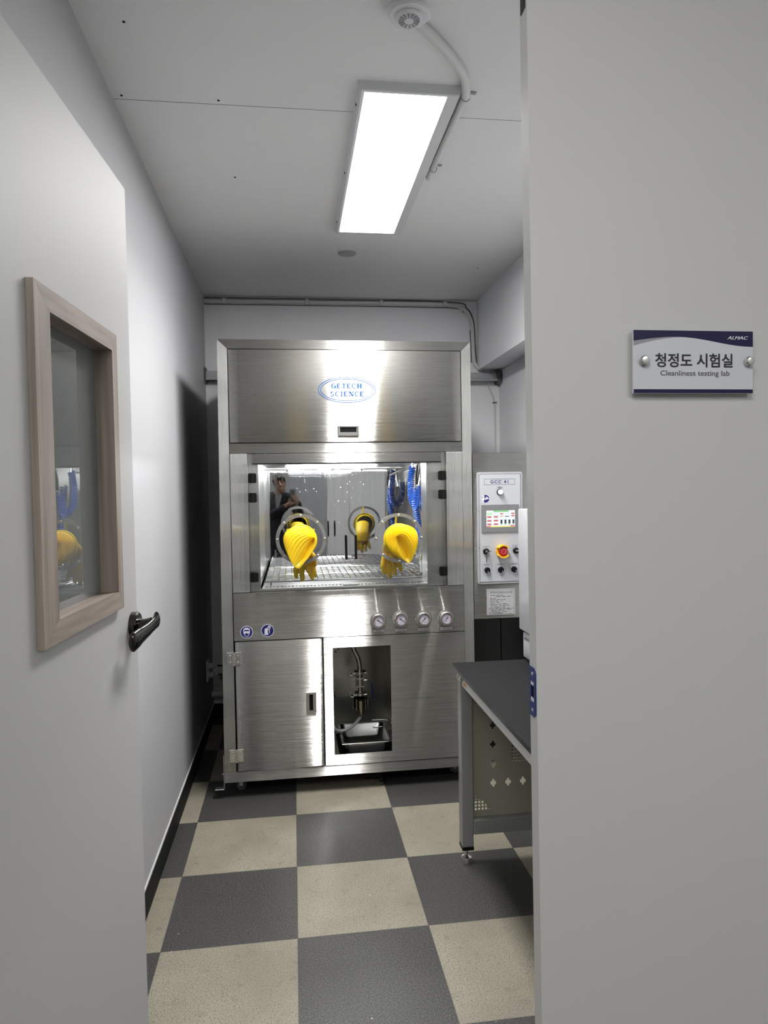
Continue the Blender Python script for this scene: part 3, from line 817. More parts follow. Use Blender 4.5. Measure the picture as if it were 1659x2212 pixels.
MB().box(CX0, CX1, CY + 0.026, CYB, CZ0 - 0.040, CZ0 - 0.036).build('chamber_floor', M['liner'], cab, smooth=0)
MB().box(CX0, CX1, CY + 0.026, CY + 0.030, CZ0 - 0.036, CZ0 + 0.002).build('chamber_sill', M['liner'], cab, smooth=0)
MB().box(CX0, CX1, 4.16, 4.185, 1.640, 1.652, 0.002).build('spray_bar', M['chrome'], cab, smooth=0)
MB().tube([(0.255, 4.0, 1.667), (0.255, 4.0, 1.635)], 0.012, 12).build('spray_nozzle', M['chrome'], cab)
MB().tube([(0.60, 4.19, 1.600), (0.70, 3.98, 1.640)], 0.005, 8).build('strut', M['chrome'], cab)

# glass doors with glove ports
PORT = [Vector((0.036, CY - 0.02, 1.2765)), Vector((0.5215, CY - 0.02, 1.2705))]
for s, (x0, x1) in enumerate(((-0.1935, 0.2765), (0.2785, 0.7450))):
    gd = MB().plate(rect(x0, x1, 1.0205, 1.6440), [circ(PORT[s].x, PORT[s].z, 0.068, 36)], CY - 0.020, CY - 0.010).build('glass_door', M['acryl'], cab, smooth=0)
    gd['label'] = ['left clear door of the chamber', 'right clear door of the chamber'][s]
    rg = MB().plate(circ(PORT[s].x, PORT[s].z, 0.1235, 56), [circ(PORT[s].x, PORT[s].z, 0.1065, 56)], CY - 0.025, CY - 0.0205).build('port_ring', M['steelp'], gd, smooth=0)
    for i in range(8):
        a = 2 * PI * i / 8 + PI / 2
        c = (PORT[s].x + 0.115 * math.cos(a), CY - 0.025, PORT[s].z + 0.115 * math.sin(a))
        MB().lathe(c, (0, -1, 0), [(0.0052, 0), (0.0052, 0.0025), (0.003, 0.004), (0, 0.004)], 12).build('port_bolt', M['chrome'], gd)
    hx = (0.2545, 0.3025)[s]
    MB().tube([(hx, CY - 0.050, 1.172), (hx, CY - 0.050, 1.292)], 0.0065, 12).build('door_handle', M['black'], gd)['label'] = 'black bar handle'
    for zz in (1.180, 1.284):
        MB().tube([(hx, CY - 0.0203, zz), (hx, CY - 0.050, zz)], 0.005, 10).build('handle_post', M['chrome'], gd)
    ex = (x0, x1)[s]
    for zz in (1.578, 1.4835, 1.0965):
        b = MB()
        b.prism(rrect(ex - 0.0205, ex + 0.0205, zz - 0.0235, zz + 0.0235, 0.008, 4), CY - 0.032, CY - 0.0205)
        b.tube([(ex, CY - 0.033, zz - 0.0235), (ex, CY - 0.033, zz + 0.0235)], 0.006, 10)
        b.build('hinge', M['black'], gd, smooth=30)

# lower part
b = MB().box(XI0 + 0.0015, XI1 - 0.0015, CY - 0.003, CY + 0.02, 0.7820, 1.0170, 0.0015)
b.build('gauge_panel', M['steelh'], cab, smooth=0)
lowd = bowed(XI0 + 0.004, 0.1315, 0.1350, 0.7770, CY - 0.004, 0.02, 0.006, M['steelh'], 'lower_door')
OX0, OX1, OZ0, OZ1 = 0.1805, 0.4725, 0.187, 0.7275
MB().plate(rect(0.1365, XI1 - 0.0015, 0.1350, 0.7795), [rect(OX0, OX1, OZ0, OZ1)], CY - 0.003, CY + 0.001).build('service_panel', M['steelh'], cab, smooth=0)
b = MB()
BX0, BX1, BY1, BZ0, BZ1 = 0.150, 0.518, 4.06, 0.140, 0.770
b.box(BX0 - 0.003, BX0, CY + 0.004, BY1, BZ0, BZ1).box(BX1, BX1 + 0.003, CY + 0.004, BY1, BZ0, BZ1).box(BX0, BX1, BY1, BY1 + 0.003, BZ0, BZ1)
b.box(BX0, BX1, CY + 0.004, BY1, BZ0 - 0.003, BZ0).box(BX0, BX1, CY + 0.004, BY1, BZ1, BZ1 + 0.003)
b.build('service_bay', steel('bay_steel', 'h', rough=0.24, aniso=0.6, col=(0.33, 0.325, 0.29, 1), lines=0.7), cab, smooth=0)
for (xx, zz) in ((0.232, 0.560), (0.248, 0.572)):
    MB().lathe((xx, BY1 - 0.0003, zz), (0, -1, 0), [(0.005, 0), (0, 0.001)], 10).build('bolt_hole', M['void'], cab)
# black sheets behind the fronts, putting the shade of the gaps into colour
MB().box(XI0 + 0.0005, XI1 - 0.0005, CY + 0.021, CY + 0.024, 1.7485, 2.2065).build('gap_shade', M['void'], cab, smooth=0)
MB().box(XI0 + 0.0005, 0.1355, CY + 0.021, CY + 0.024, 0.1325, 0.781).build('gap_shade', M['void'], cab, smooth=0)

def pull(px, pz, wx, wz, rot, parent, y):
    # recessed flush pull: bevelled satin surround with a black slot; rot=True stands upright
    m = MB()
    hw, hz = (wx / 2, wz / 2)
    def q(u, v):
        return (px + v, pz + u) if rot else (px + u, pz + v)
    L, S = (hz, hw) if rot else (hw, hz)
    def loop(l, s0, s1, yy):
        return [m.bm.verts.new((p[0], yy, p[1])) for p in (q(-l, s0), q(l, s0), q(l, s1), q(-l, s1))]
    sg_ = 1 if rot else -1
    a = loop(L, -S, S, y)
    bq = loop(L * 0.94, -S * 0.9, S * 0.9, y - 0.007)
    o0, o1 = (-0.40, 0.35) if rot else (-0.25, 0.70)
    c = loop(L * 0.76, S * o0, S * o1, y - 0.006)
    d = loop(L * 0.76, S * o0, S * o1, y + 0.004)
    fs = []
    for U, V in ((a, bq), (bq, c), (c, d)):
        for i in range(4): fs.append(m.bm.faces.new((U[i], U[(i + 1) % 4], V[(i + 1) % 4], V[i])))
    bmesh.ops.recalc_face_normals(m.bm, faces=fs)
    o = m.build('flush_pull', M['satin'], parent, smooth=0)
    s = MB()
    p0, p1 = q(-L * 0.76, S * o0), q(L * 0.76, S * o1)
    s.box(min(p0[0], p1[0]), max(p0[0], p1[0]), y - 0.002, y - 0.0012, min(p0[1], p1[1]), max(p0[1], p1[1])).build('pull_slot', M['void'], o, smooth=0)
pull(0.2785, 1.8055, 0.106, 0.052, False, up, CY - 0.0062)
pull(0.0700, 0.4620, 0.050, 0.106, True, lowd, CY - 0.0075)

# door hinges on the lower door
for zz in (0.6960, 0.2160):
    b = MB()
    for sx in (-1, 1):
        b.box(XI0 + sx * 0.019 - 0.014, XI0 + sx * 0.019 + 0.014, CY - 0.0085, CY - 0.0062, zz - 0.031, zz + 0.031, 0.001)
    for i in range(5):
        b.tube([(XI0, CY - 0.010, zz - 0.033 + i * 0.0134), (XI0, CY - 0.010, zz - 0.033 + i * 0.0134 + 0.0124)], 0.0055, 12)
    hg = b.build('hinge', M['satin'], cab, smooth=30)
    for sx in (-1, 1):
        for dz in (-0.016, 0.016):
            MB().lathe((XI0 + sx * 0.019, CY - 0.0085, zz + dz), (0, -1, 0), [(0.0052, 0), (0.0045, 0.002), (0.002, 0.0032), (0, 0.0032)], 12).build('hinge_screw', M['chrome'], hg)

# maker's mark on the upper door: double oval and two lines of slab capitals
LX, LZ, LY = 0.2765, 2.0085, CY - 0.0068
m = MB()
def oval_ring(rx, rz, t):
    m.plate([(LX + rx * math.cos(2 * PI * i / 72), LZ + rz * math.sin(2 * PI * i / 72)) for i in range(72)],
            [[(LX + (rx - t) * math.cos(2 * PI * i / 72), LZ + (rz - t) * math.sin(2 * PI * i / 72)) for i in range(72)]], LY, LY + 0.0006)
oval_ring(0.1430, 0.0640, 0.0030)
oval_ring(0.1320, 0.0555, 0.0030)
def slab(ch, x, z, h, wd):
    # bold slab-serif capital in a cell of width wd, height h, lower left at (x, z)
    s, t = 0.30 * wd, 0.145 * h                   # stem and hairline
    lev = [0]
    def step():
        lev[0] += 1
        return LY - 0.0001 - 0.000025 * lev[0]
    def B(a, b_, c, d): m.box(x + a, x + b_, step(), LY + 0.0006, z + c, z + d)
    def curve(a0, a1, cx, cz, rx, rz):
        N = 22; out = []; inn = []
        for i in range(N + 1):
            a = R(a0 + (a1 - a0) * i / N)
            wdt = t + (s - t) * abs(math.cos(a)) ** 1.5
            out.append((x + cx + rx * math.cos(a), z + cz + rz * math.sin(a)))
            inn.append((x + cx + (rx - wdt) * math.cos(a), z + cz + (rz - t * 0.95) * math.sin(a)))
        for i in range(N):
            m.prism([out[i], out[i + 1], inn[i + 1], inn[i]], LY - 0.0001, LY + 0.0006)
    if ch == 'E':
        B(0.08 * wd, 0.08 * wd + s, 0, h); B(0, wd * 0.92, 0, t); B(0, wd * 0.90, h - t, h); B(0, wd * 0.62, h * 0.45, h * 0.45 + t)
        B(wd * 0.80, wd * 0.92, 0, h * 0.34); B(wd * 0.78, wd * 0.90, h * 0.70, h); B(wd * 0.54, wd * 0.64, h * 0.33, h * 0.69)
    if ch == 'H':
        for a in (0.06 * wd, 0.94 * wd - s):
            B(a, a + s, 0, h); B(a - 0.06 * wd, a + s + 0.06 * wd, 0, t); B(a - 0.06 * wd, a + s + 0.06 * wd, h - t, h)
        B(0.1 * wd, 0.9 * wd, h * 0.45, h * 0.45 + t)
    if ch == 'I':
        B(wd * 0.5 - s * 0.62, wd * 0.5 + s * 0.62, 0, h); B(wd * 0.12, wd * 0.88, 0, t); B(wd * 0.12, wd * 0.88, h - t, h)
    if ch == 'T':
        B(wd * 0.5 - s * 0.5, wd * 0.5 + s * 0.5, 0, h); B(0, wd, h - t, h); B(0, 0.12 * wd, h * 0.66, h); B(0.88 * wd, wd, h * 0.66, h); B(wd * 0.24, wd * 0.76, 0, t)
    if ch == 'N':
        B(0.10 * wd, 0.10 * wd + t, 0, h); B(0.90 * wd - t, 0.90 * wd, 0, h)
        m.prism([(x + 0.06 * wd, z + h), (x + 0.06 * wd + s * 1.15, z + h), (x + 0.90 * wd, z), (x + 0.90 * wd - s * 0.9, z)], step(), LY + 0.0006)
        B(0, 0.34 * wd, 0, t); B(0.66 * wd, wd, h - t, h); B(0, 0.3 * wd, h - t, h)
    if ch == 'C':
        curve(48, 312, 0.50 * wd, 0.5 * h, 0.50 * wd, 0.52 * h); B(0.82 * wd, 0.94 * wd, h * 0.64, h * 1.02)
    if ch == 'G':
        curve(48, 325, 0.50 * wd, 0.5 * h, 0.50 * wd, 0.52 * h); B(0.80 * wd, 0.92 * wd, h * 0.66, h * 1.02)
        B(0.72 * wd, 0.72 * wd + s, 0.04 * h, 0.48 * h); B(0.52 * wd, 1.04 * wd, 0.40 * h, 0.40 * h + t)
    if ch == 'S':
        curve(40, 260, 0.48 * wd, 0.735 * h, 0.42 * wd, 0.285 * h); curve(-140, 80, 0.50 * wd, 0.265 * h, 0.46 * wd, 0.285 * h)
        B(0.78 * wd, 0.90 * wd, h * 0.68, h * 1.02); B(0.04 * wd, 0.16 * wd, -0.02 * h, h * 0.32)
def word(s, cx, zb, h, width):
    rel = {'I': 0.62, 'T': 0.95, 'H': 1.12, 'N': 1.12, 'S': 0.85, 'E': 0.95, 'C': 0.98, 'G': 1.05}
    gap = 0.12
    tot = sum(rel[c] for c in s) + gap * (len(s) - 1)
    u = width / tot
    x = cx - width / 2
    for c in s:
        slab(c, x, zb, h, rel[c] * u); x += (rel[c] + gap) * u
word('GETECH', LX - 0.0015, LZ + 0.0075, 0.0235, 0.153)
word('SCIENCE', LX + 0.001, LZ - 0.0320, 0.0240, 0.167)
m.build('maker_logo', M['logo'], up, smooth=0)['label'] = 'blue oval maker logo on the upper door'

# safety stickers on the gauge panel
def sticker(cx, cz, r, y, parent, name, draw, lab, ring_=True):
    s = MB()
    s.mi = 0; s.lathe((cx, y, cz), (0, -1, 0), [(r, 0), (r, 0.0004), (0, 0.0004)], 40)
    s.mi = 1; s.lathe((cx, y - 0.0004, cz), (0, -1, 0), [(r * 0.92, 0), (r * 0.92, 0.0002), (0, 0.0002)], 40)
    draw(s, cx, cz, r, y - 0.0006)
    o = s.build(name, [M['stick'], M['navy']], parent, smooth=0)
    o['label'] = lab
def dr(s, pts, y, mi, n): 
    s.mi = mi; s.prism(pts, y - 0.00015 * n, y)
def goggles(s, cx, cz, r, y):
    P = lambda l: [(cx + a * r, cz + b_ * r) for a, b_ in l]
    dr(s, P([(-0.52, 0.42), (-0.40, 0.60), (-0.12, 0.72), (0.15, 0.72), (0.42, 0.58), (0.54, 0.38), (0.50, -0.10), (0.36, -0.50), (0.12, -0.76), (-0.10, -0.76), (-0.34, -0.50), (-0.50, -0.10)]), y, 0, 1)
    dr(s, P([(-0.42, 0.34), (-0.20, 0.44), (0.0, 0.36), (0.22, 0.44), (0.44, 0.32), (0.42, -0.08), (0.30, -0.44), (0.08, -0.66), (-0.08, -0.66), (-0.28, -0.44), (-0.42, -0.08)]), y, 1, 2)
    dr(s, P([(-0.50, 0.16), (0.50, 0.16), (0.50, 0.06), (-0.50, 0.06)]), y, 0, 3)
    for sx in (-1, 1):
        s.mi = 0; s.prism(circ(cx + sx * 0.22 * r, cz - 0.04 * r, 0.20 * r, 18), y - 0.0006, y)
    dr(s, P([(-0.22, -0.32), (0.22, -0.32), (0.14, -0.44), (-0.14, -0.44)]), y, 1, 4)
def handsy(s, cx, cz, r, y):
    P = lambda l: [(cx + a * r, cz + b_ * r) for a, b_ in l]
    dr(s, P([(-0.50, -0.70), (0.14, -0.70), (0.04, -0.30), (0.02, 0.22), (-0.04, 0.42), (-0.12, 0.42), (-0.14, 0.30), (-0.22, 0.42), (-0.30, 0.40), (-0.32, 0.28), (-0.44, 0.30), (-0.46, -0.20)]), y, 0, 1)
    dr(s, P([(0.06, 0.20), (0.0, 0.48), (0.08, 0.70), (0.22, 0.78), (0.40, 0.74), (0.52, 0.58), (0.46, 0.36), (0.32, 0.14), (0.34, -0.46), (0.24, -0.46), (0.22, 0.02)]), y, 0, 1)
    dr(s, P([(0.12, 0.30), (0.08, 0.48), (0.16, 0.64), (0.38, 0.64), (0.42, 0.50), (0.34, 0.34), (0.24, 0.18)]), y, 1, 2)
    for a in (0.16, 0.26, 0.36):
        dr(s, P([(a - 0.03, 0.36), (a + 0.02, 0.36), (a + 0.03, 0.66), (a - 0.02, 0.66)]), y, 0, 3)
def reader(s, cx, cz, r, y):
    P = lambda l: [(cx + a * r, cz + b_ * r) for a, b_ in l]
    s.mi = 0; s.prism(circ(cx - 0.46 * r, cz + 0.52 * r, 0.24 * r, 18), y - 0.0002, y)
    dr(s, P([(-0.82, 0.26), (-0.40, 0.30), (-0.12, 0.02), (-0.06, -0.30), (-0.36, -0.10), (-0.38, -0.80), (-0.74, -0.60), (-0.86, -0.1)]), y, 0, 1)
    dr(s, P([(0.02, -0.28), (0.46, -0.10), (0.90, -0.02), (0.50, 0.30), (0.34, 0.52), (-0.06, 0.20)]), y, 0, 2)
    dr(s, P([(0.22, -0.14), (0.27, -0.12), (0.20, 0.36), (0.15, 0.33)]), y, 1, 3)
sticker(-0.2385, 0.8245, 0.0305, CY - 0.0032, cab, 'safety_sticker', goggles, 'round blue wear goggles sticker')
sticker(-0.1370, 0.8285, 0.0312, CY - 0.0032, cab, 'safety_sticker', handsy, 'round blue wear gloves sticker')

# four pressure gauges with label plates
GA = [(0.4130, 0.8560, -30, 'VACUUM'), (0.5265, 0.8585, -30, 'VACUUM PUMP'), (0.6455, 0.8555, 222, 'SPRAY PRESSURE'), (0.7605, 0.8545, 222, 'MAIN PRESSURE')]
for gi, (gx, gz, ang, txt) in enumerate(GA):
    gy = CY - 0.0032
    gq = MB().lathe((gx, gy, gz), (0, -1, 0), [(0.0415, 0), (0.0415, 0.003), (0.0335, 0.0035), (0.0325, 0.014), (0.0335, 0.020), (0.0310, 0.0235), (0.0262, 0.0235), (0.0258, 0.017)], 40)
    ga = gq.build('pressure_gauge', M['satin'], cab)
    ga['label'] = ['leftmost pressure gauge', 'second pressure gauge from the left', 'third pressure gauge from the left', 'rightmost pressure gauge'][gi]
    for i in range(3):
        a = PI / 2 + i * 2 * PI / 3
        MB().lathe((gx + 0.0375 * math.cos(a), gy - 0.003, gz + 0.0375 * math.sin(a)), (0, -1, 0), [(0.0028, 0), (0.0028, 0.002), (0, 0.003)], 10).build('gauge_screw', M['chrome'], ga)
    d = MB()
    yd = gy - 0.0175
    d.mi = 0; d.lathe((gx, yd + 0.0012, gz), (0, -1, 0), [(0.0259, 0), (0.0259, 0.001), (0, 0.001)], 36)
    d.mi = 1
    a0, a1 = (100, 215) if gi < 2 else (-45, 95)
    segs = [(100, 225), (-45, 15)] if gi < 2 else [(-45, 95)]
    for a0, a1 in segs:
        d.prism(arc(gx, gz, 0.0235, a0, a1, 14) + arc(gx, gz, 0.0215, a1, a0, 14), yd - 0.0004, yd)
    d.mi = 2
    for i in range(11):
        a = R(225 - 27 * i)
        c, s_ = math.cos(a), math.sin(a)
        d.prism([(gx + 0.017 * c - 0.0004 * s_, gz + 0.017 * s_ + 0.0004 * c), (gx + 0.0205 * c - 0.0004 * s_, gz + 0.0205 * s_ + 0.0004 * c),
                 (gx + 0.0205 * c + 0.0004 * s_, gz + 0.0205 * s_ - 0.0004 * c), (gx + 0.017 * c + 0.0004 * s_, gz + 0.017 * s_ - 0.0004 * c)], yd - 0.0003, yd)
    d.box(gx - 0.005, gx + 0.005, yd - 0.0003, yd, gz + 0.0075, gz + 0.0088).box(gx - 0.004, gx + 0.004, yd - 0.0003, yd, gz - 0.0150, gz - 0.0135)
    d.build('gauge_dial', [M['dial'], M['dialr'], M['ink']], ga, smooth=0)
    a = R(ang); c, s_ = math.cos(a), math.sin(a)
    q = MB().prism([(gx - 0.010 * c - 0.0022 * s_, gz - 0.010 * s_ + 0.0022 * c), (gx - 0.010 * c + 0.0022 * s_, gz - 0.010 * s_ - 0.0022 * c),
                    (gx + 0.020 * c + 0.0005 * s_, gz + 0.020 * s_ - 0.0005 * c), (gx + 0.020 * c - 0.0005 * s_, gz + 0.020 * s_ + 0.0005 * c)], yd - 0.0012, yd - 0.0006)
    q.build('gauge_needle', M['ink'], ga, smooth=0)
    lz = 0.8035 - 0.0012 * gi
    MB().box(gx - 0.0285, gx + 0.0285, gy - 0.0012, gy - 0.0002, lz - 0.0065, lz + 0.0065, 0.0003).build('gauge_label', M['label'], cab, smooth=0)
    tx_ = MB().text(txt, gx, lz - 0.0024, gy - 0.0014, 0.0068, width=min(0.041, 0.0042 * len(txt)), bold=0.01)
    tx_.box(gx - 0.0235, gx - 0.0228, gy - 0.0014, gy - 0.0012, lz - 0.006, lz + 0.006).box(gx + 0.0228, gx + 0.0235, gy - 0.0014, gy - 0.0012, lz - 0.006, lz + 0.006)
    tx_.build('label_lettering', M['ink'], cab, smooth=0)

# foot bracket and casters
b = MB().box(-0.3660, -0.3625, CY + 0.002, CY + 0.04, 0.046, 0.215, 0.001).box(-0.410, -0.3660, CY + 0.002, CY + 0.04, 0.046, 0.050, 0.001)
b.build('foot_bracket', M['satin'], cab, smooth=0)
MB().lathe((-0.366, CY + 0.02, 0.120), (-1, 0, 0), [(0.007, 0), (0.007, 0.004), (0.003, 0.004), (0.003, 0.009), (0, 0.009)], 8).build('bolt', M['chrome'], cab)
for (wx, wy) in ((-0.290, 3.535), (0.825, 3.560), (-0.290, 4.36), (0.825, 4.36)):
    b = MB().box(wx - 0.024, wx + 0.024, wy - 0.022, wy + 0.022, 0.079, 0.083).box(wx - 0.010, wx + 0.010, wy - 0.014, wy - 0.011, 0.024, 0.079).box(wx - 0.010, wx + 0.010, wy + 0.011, wy + 0.014, 0.024, 0.079)
    ck = b.build('caster', M['satin'], cab, smooth=0)
    MB().lathe((wx, wy - 0.010, 0.0265), (0, 1, 0), [(0.010, -0.001), (0.018, 0.0), (0.024, 0.0), (0.0265, 0.003), (0.0265, 0.017), (0.024, 0.020), (0.010, 0.021)], 28).build('wheel', M['rubber'], ck)

# ------------------------------------------------------------------ control box on the cabinet's right
cbx = thing('control_box', 'stainless control box with screen and red emergency stop, right of the cabinet', 'control box', (1.05, CY, 0.84))
MB().box(0.9090, 1.4360, CY + 0.002, 3.86, 0.840, 1.692, 0.002).build('housing', M['steelh'], cbx, smooth=0)
PX0, PX1, PZ0, PZ1 = 0.9305, 1.1700, 1.0200, 1.5930
py = CY + 0.0015
plate = MB().prism(rrect(PX0, PX1, PZ0, PZ1, 0.010), py - 0.004, py).build('panel_surround', M['casing'], cbx, smooth=0)
MB().prism(rect(PX0 + 0.011, PX1 - 0.011, PZ0 + 0.011, PZ1 - 0.011), py - 0.0055, py - 0.0042).build('panel_plate', M['panelg'], cbx, smooth=0)
b = MB()
b.plate(rect(PX0 + 0.0105, PX1 - 0.0105, PZ0 + 0.0105, PZ1 - 0.0105), [rect(PX0 + 0.0118, PX1 - 0.0118, PZ0 + 0.0118, PZ1 - 0.0118)], py - 0.0058, py - 0.0041)
b.build('panel_edge_line', M['inkg'], cbx, smooth=0)
for xx in (PX0 + 0.009, PX1 - 0.009):
    for zz in (PZ0 + 0.009, 1.21, 1.40, PZ1 - 0.009):
        MB().lathe((xx, py - 0.004, zz), (0, -1, 0), [(0.004, 0), (0.004, 0.0015), (0, 0.0025)], 10).build('screw', M['satin'], cbx)
fy_ = py - 0.0056
b = MB().plate(rect(0.9680, 1.1300, 1.5275, 1.5575), [rect(0.9690, 1.1290, 1.5285, 1.5565)], fy_ - 0.0004, fy_)
b.build('name_frame', M['ink'], cbx, smooth=0)
MB().text('GCC 41', 1.050, 1.5345, fy_ - 0.0003, 0.0235, width=0.094, bold=0.012, spacing=1.25).build('name_lettering', M['navy'], cbx, smooth=0)
# white indicator lamp
b = MB().lathe((1.0500, fy_, 1.4900), (0, -1, 0), [(0.0165, 0), (0.0165, 0.006), (0.0135, 0.010), (0, 0.010)], 28)
il = b.build('indicator_lamp', M['black'], cbx)
MB().lathe((1.0500, fy_ - 0.0095, 1.4900), (0, -1, 0), [(0.0128, 0), (0.0128, 0.006), (0.010, 0.010), (0, 0.011)], 28).build('lamp_lens', M['lamp_lit'], il)
b = MB().plate(rect(1.034, 1.066, 1.5085, 1.5190), [rect(1.0345, 1.0655, 1.509, 1.5185)], fy_ - 0.0003, fy_)
b.box(1.040, 1.060, fy_ - 0.0003, fy_, 1.5145, 1.5165).box(1.037, 1.063, fy_ - 0.0003, fy_, 1.5105, 1.5125)
b.build('lamp_label', M['inkg'], cbx, smooth=0)
sticker(0.9740, 1.4570, 0.0220, fy_, cbx, 'manual_sticker', reader, 'round blue read the manual sticker')
# touch screen
b = MB().prism(rect(0.9515, 1.1480, 1.2850, 1.4255), fy_ - 0.006, fy_)
hm = b.build('touch_screen', M['hmi'], cbx, smooth=0)
sx0, sx1, sz0, sz1 = 0.9760, 1.1265, 1.3110, 1.3965
sy_ = fy_ - 0.0062
lc_ = MB()
keys = ['w', 'r', 'g', 'y', 'd', 'lg', 't', 'bl']
def sr(u0, u1, v0, v1, key, lev=1):
    lc_.mi = keys.index(key)
    lc_.box(sx0 + u0 * (sx1 - sx0), sx0 + u1 * (sx1 - sx0), sy_ - 0.0002 * lev, sy_, sz1 - v1 * (sz1 - sz0), sz1 - v0 * (sz1 - sz0))
sr(0, 1, 0, 1, 'w', 1)
sr(0.25, 0.78, 0.0, 0.10, 'g', 2)
sr(0.02, 0.20, 0.15, 0.25, 'lg', 2); sr(0.26, 0.42, 0.15, 0.24, 'bl', 2); sr(0.27, 0.41, 0.16, 0.23, 'w', 3)
for u, v in ((0.03, 0.34), (0.03, 0.57), (0.03, 0.78), (0.26, 0.33), (0.26, 0.56), (0.26, 0.77)): sr(u, u + 0.145, v, v + 0.10, 'r', 2)
for u, v in ((0.875, 0.15), (0.875, 0.29)): sr(u, u + 0.105, v, v + 0.085, 'r', 2)
for kx in range(4): sr(0.49 + 0.14 * kx, 0.56 + 0.14 * kx, 0.56, 0.80, 'd', 2); sr(0.49 + 0.14 * kx, 0.55 + 0.14 * kx, 0.835, 0.86, 'd', 2)
sr(0.48, 0.59, 0.17, 0.24, 'r', 2); sr(0.48, 0.59, 0.32, 0.39, 't', 2)
sr(0.65, 0.80, 0.19, 0.35, 'bl', 2); sr(0.66, 0.79, 0.21, 0.34, 'w', 3); sr(0.65, 0.80, 0.35, 0.39, 'd', 3)
sr(0.0, 1.0, 0.93, 1.0, 'y', 2); sr(0.0, 0.15, 0.93, 0.99, 'r', 3); sr(0.83, 0.985, 0.90, 0.97, 'r', 3)
lc_.build('screen_display', [M['lcd_' + q] for q in keys], hm, smooth=0)
# emergency stop with yellow guard
ex, ez = 1.0560, 1.1880
gd_ = MB()
gd_.lathe((ex, fy_, ez), (0, -1, 0), [(0.031, 0), (0.031, 0.006), (0, 0.006)], 36)
for a0, a1 in ((35, 145), (215, 325)):
    N = 16
    o_, i_ = arc(ex, ez, 0.034, a0, a1, N), arc(ex, ez, 0.0275, a1, a0, N)
    gd_.prism(o_ + i_, fy_ - 0.040, fy_ - 0.0055)
eo = gd_.build('emergency_stop', M['estopy'], cbx, smooth=30)
eo['label'] = 'yellow guarded emergency stop'
eb = MB().lathe((ex, fy_ - 0.006, ez), (0, -1, 0), [(0.014, 0), (0.014, 0.010), (0.0235, 0.014), (0.0240, 0.022), (0.020, 0.028), (0, 0.030)], 32).build('stop_button', M['red'], eo)
MB().plate(circ(ex, ez, 0.0125, 28), [circ(ex, ez, 0.0105, 28)], fy_ - 0.0362, fy_ - 0.0345).build('button_ring', M['redl'], eo, smooth=0)
# key switches
for i, xx in enumerate((0.9730, 1.1310)):
    b = MB().lathe((xx, fy_, 1.1880), (0, -1, 0), [(0.0155, 0), (0.0155, 0.010), (0.0125, 0.014), (0.0085, 0.014), (0.0085, 0.012), (0, 0.012)], 26)
    ks = b.build('key_switch', M['black'], cbx)
    if i == 0:
        kb = MB().prism([(xx - 0.002, 1.180), (xx + 0.004, 1.176), (xx + 0.019, 1.1905), (xx + 0.017, 1.1955)], fy_ - 0.030, fy_ - 0.026)
        kb.lathe((xx, fy_ - 0.012, 1.188), (0, -1, 0), [(0.007, 0), (0.007, 0.003), (0, 0.003)], 18)
        kb.build('key', M['chrome'], ks, smooth=0)
        MB().tube([(xx + 0.004, fy_ - 0.004, 1.168), (xx + 0.003, fy_ - 0.003, 1.146), (xx + 0.002, fy_ - 0.003, 1.131)], 0.0013, 8).build('key_tag', M['ink'], ks)
    else:
        MB().box(xx - 0.004, xx + 0.010, fy_ - 0.019, fy_ - 0.0122, 1.1835, 1.1925, 0.001).build('selector', M['hmi'], ks, smooth=0)
    l_ = MB().plate(rect(xx - 0.0165, xx + 0.0165, 1.199, 1.2160), [rect(xx - 0.0158, xx + 0.0158, 1.1985 + 0.0012, 1.2153)], fy_ - 0.0003, fy_)
    l_.box(xx - 0.003, xx + 0.003, fy_ - 0.0003, fy_, 1.2105, 1.2120).box(xx - 0.008, xx + 0.008, fy_ - 0.0003, fy_, 1.2065, 1.2080)
    l_.build('switch_label', M['inkg'], cbx, smooth=0)
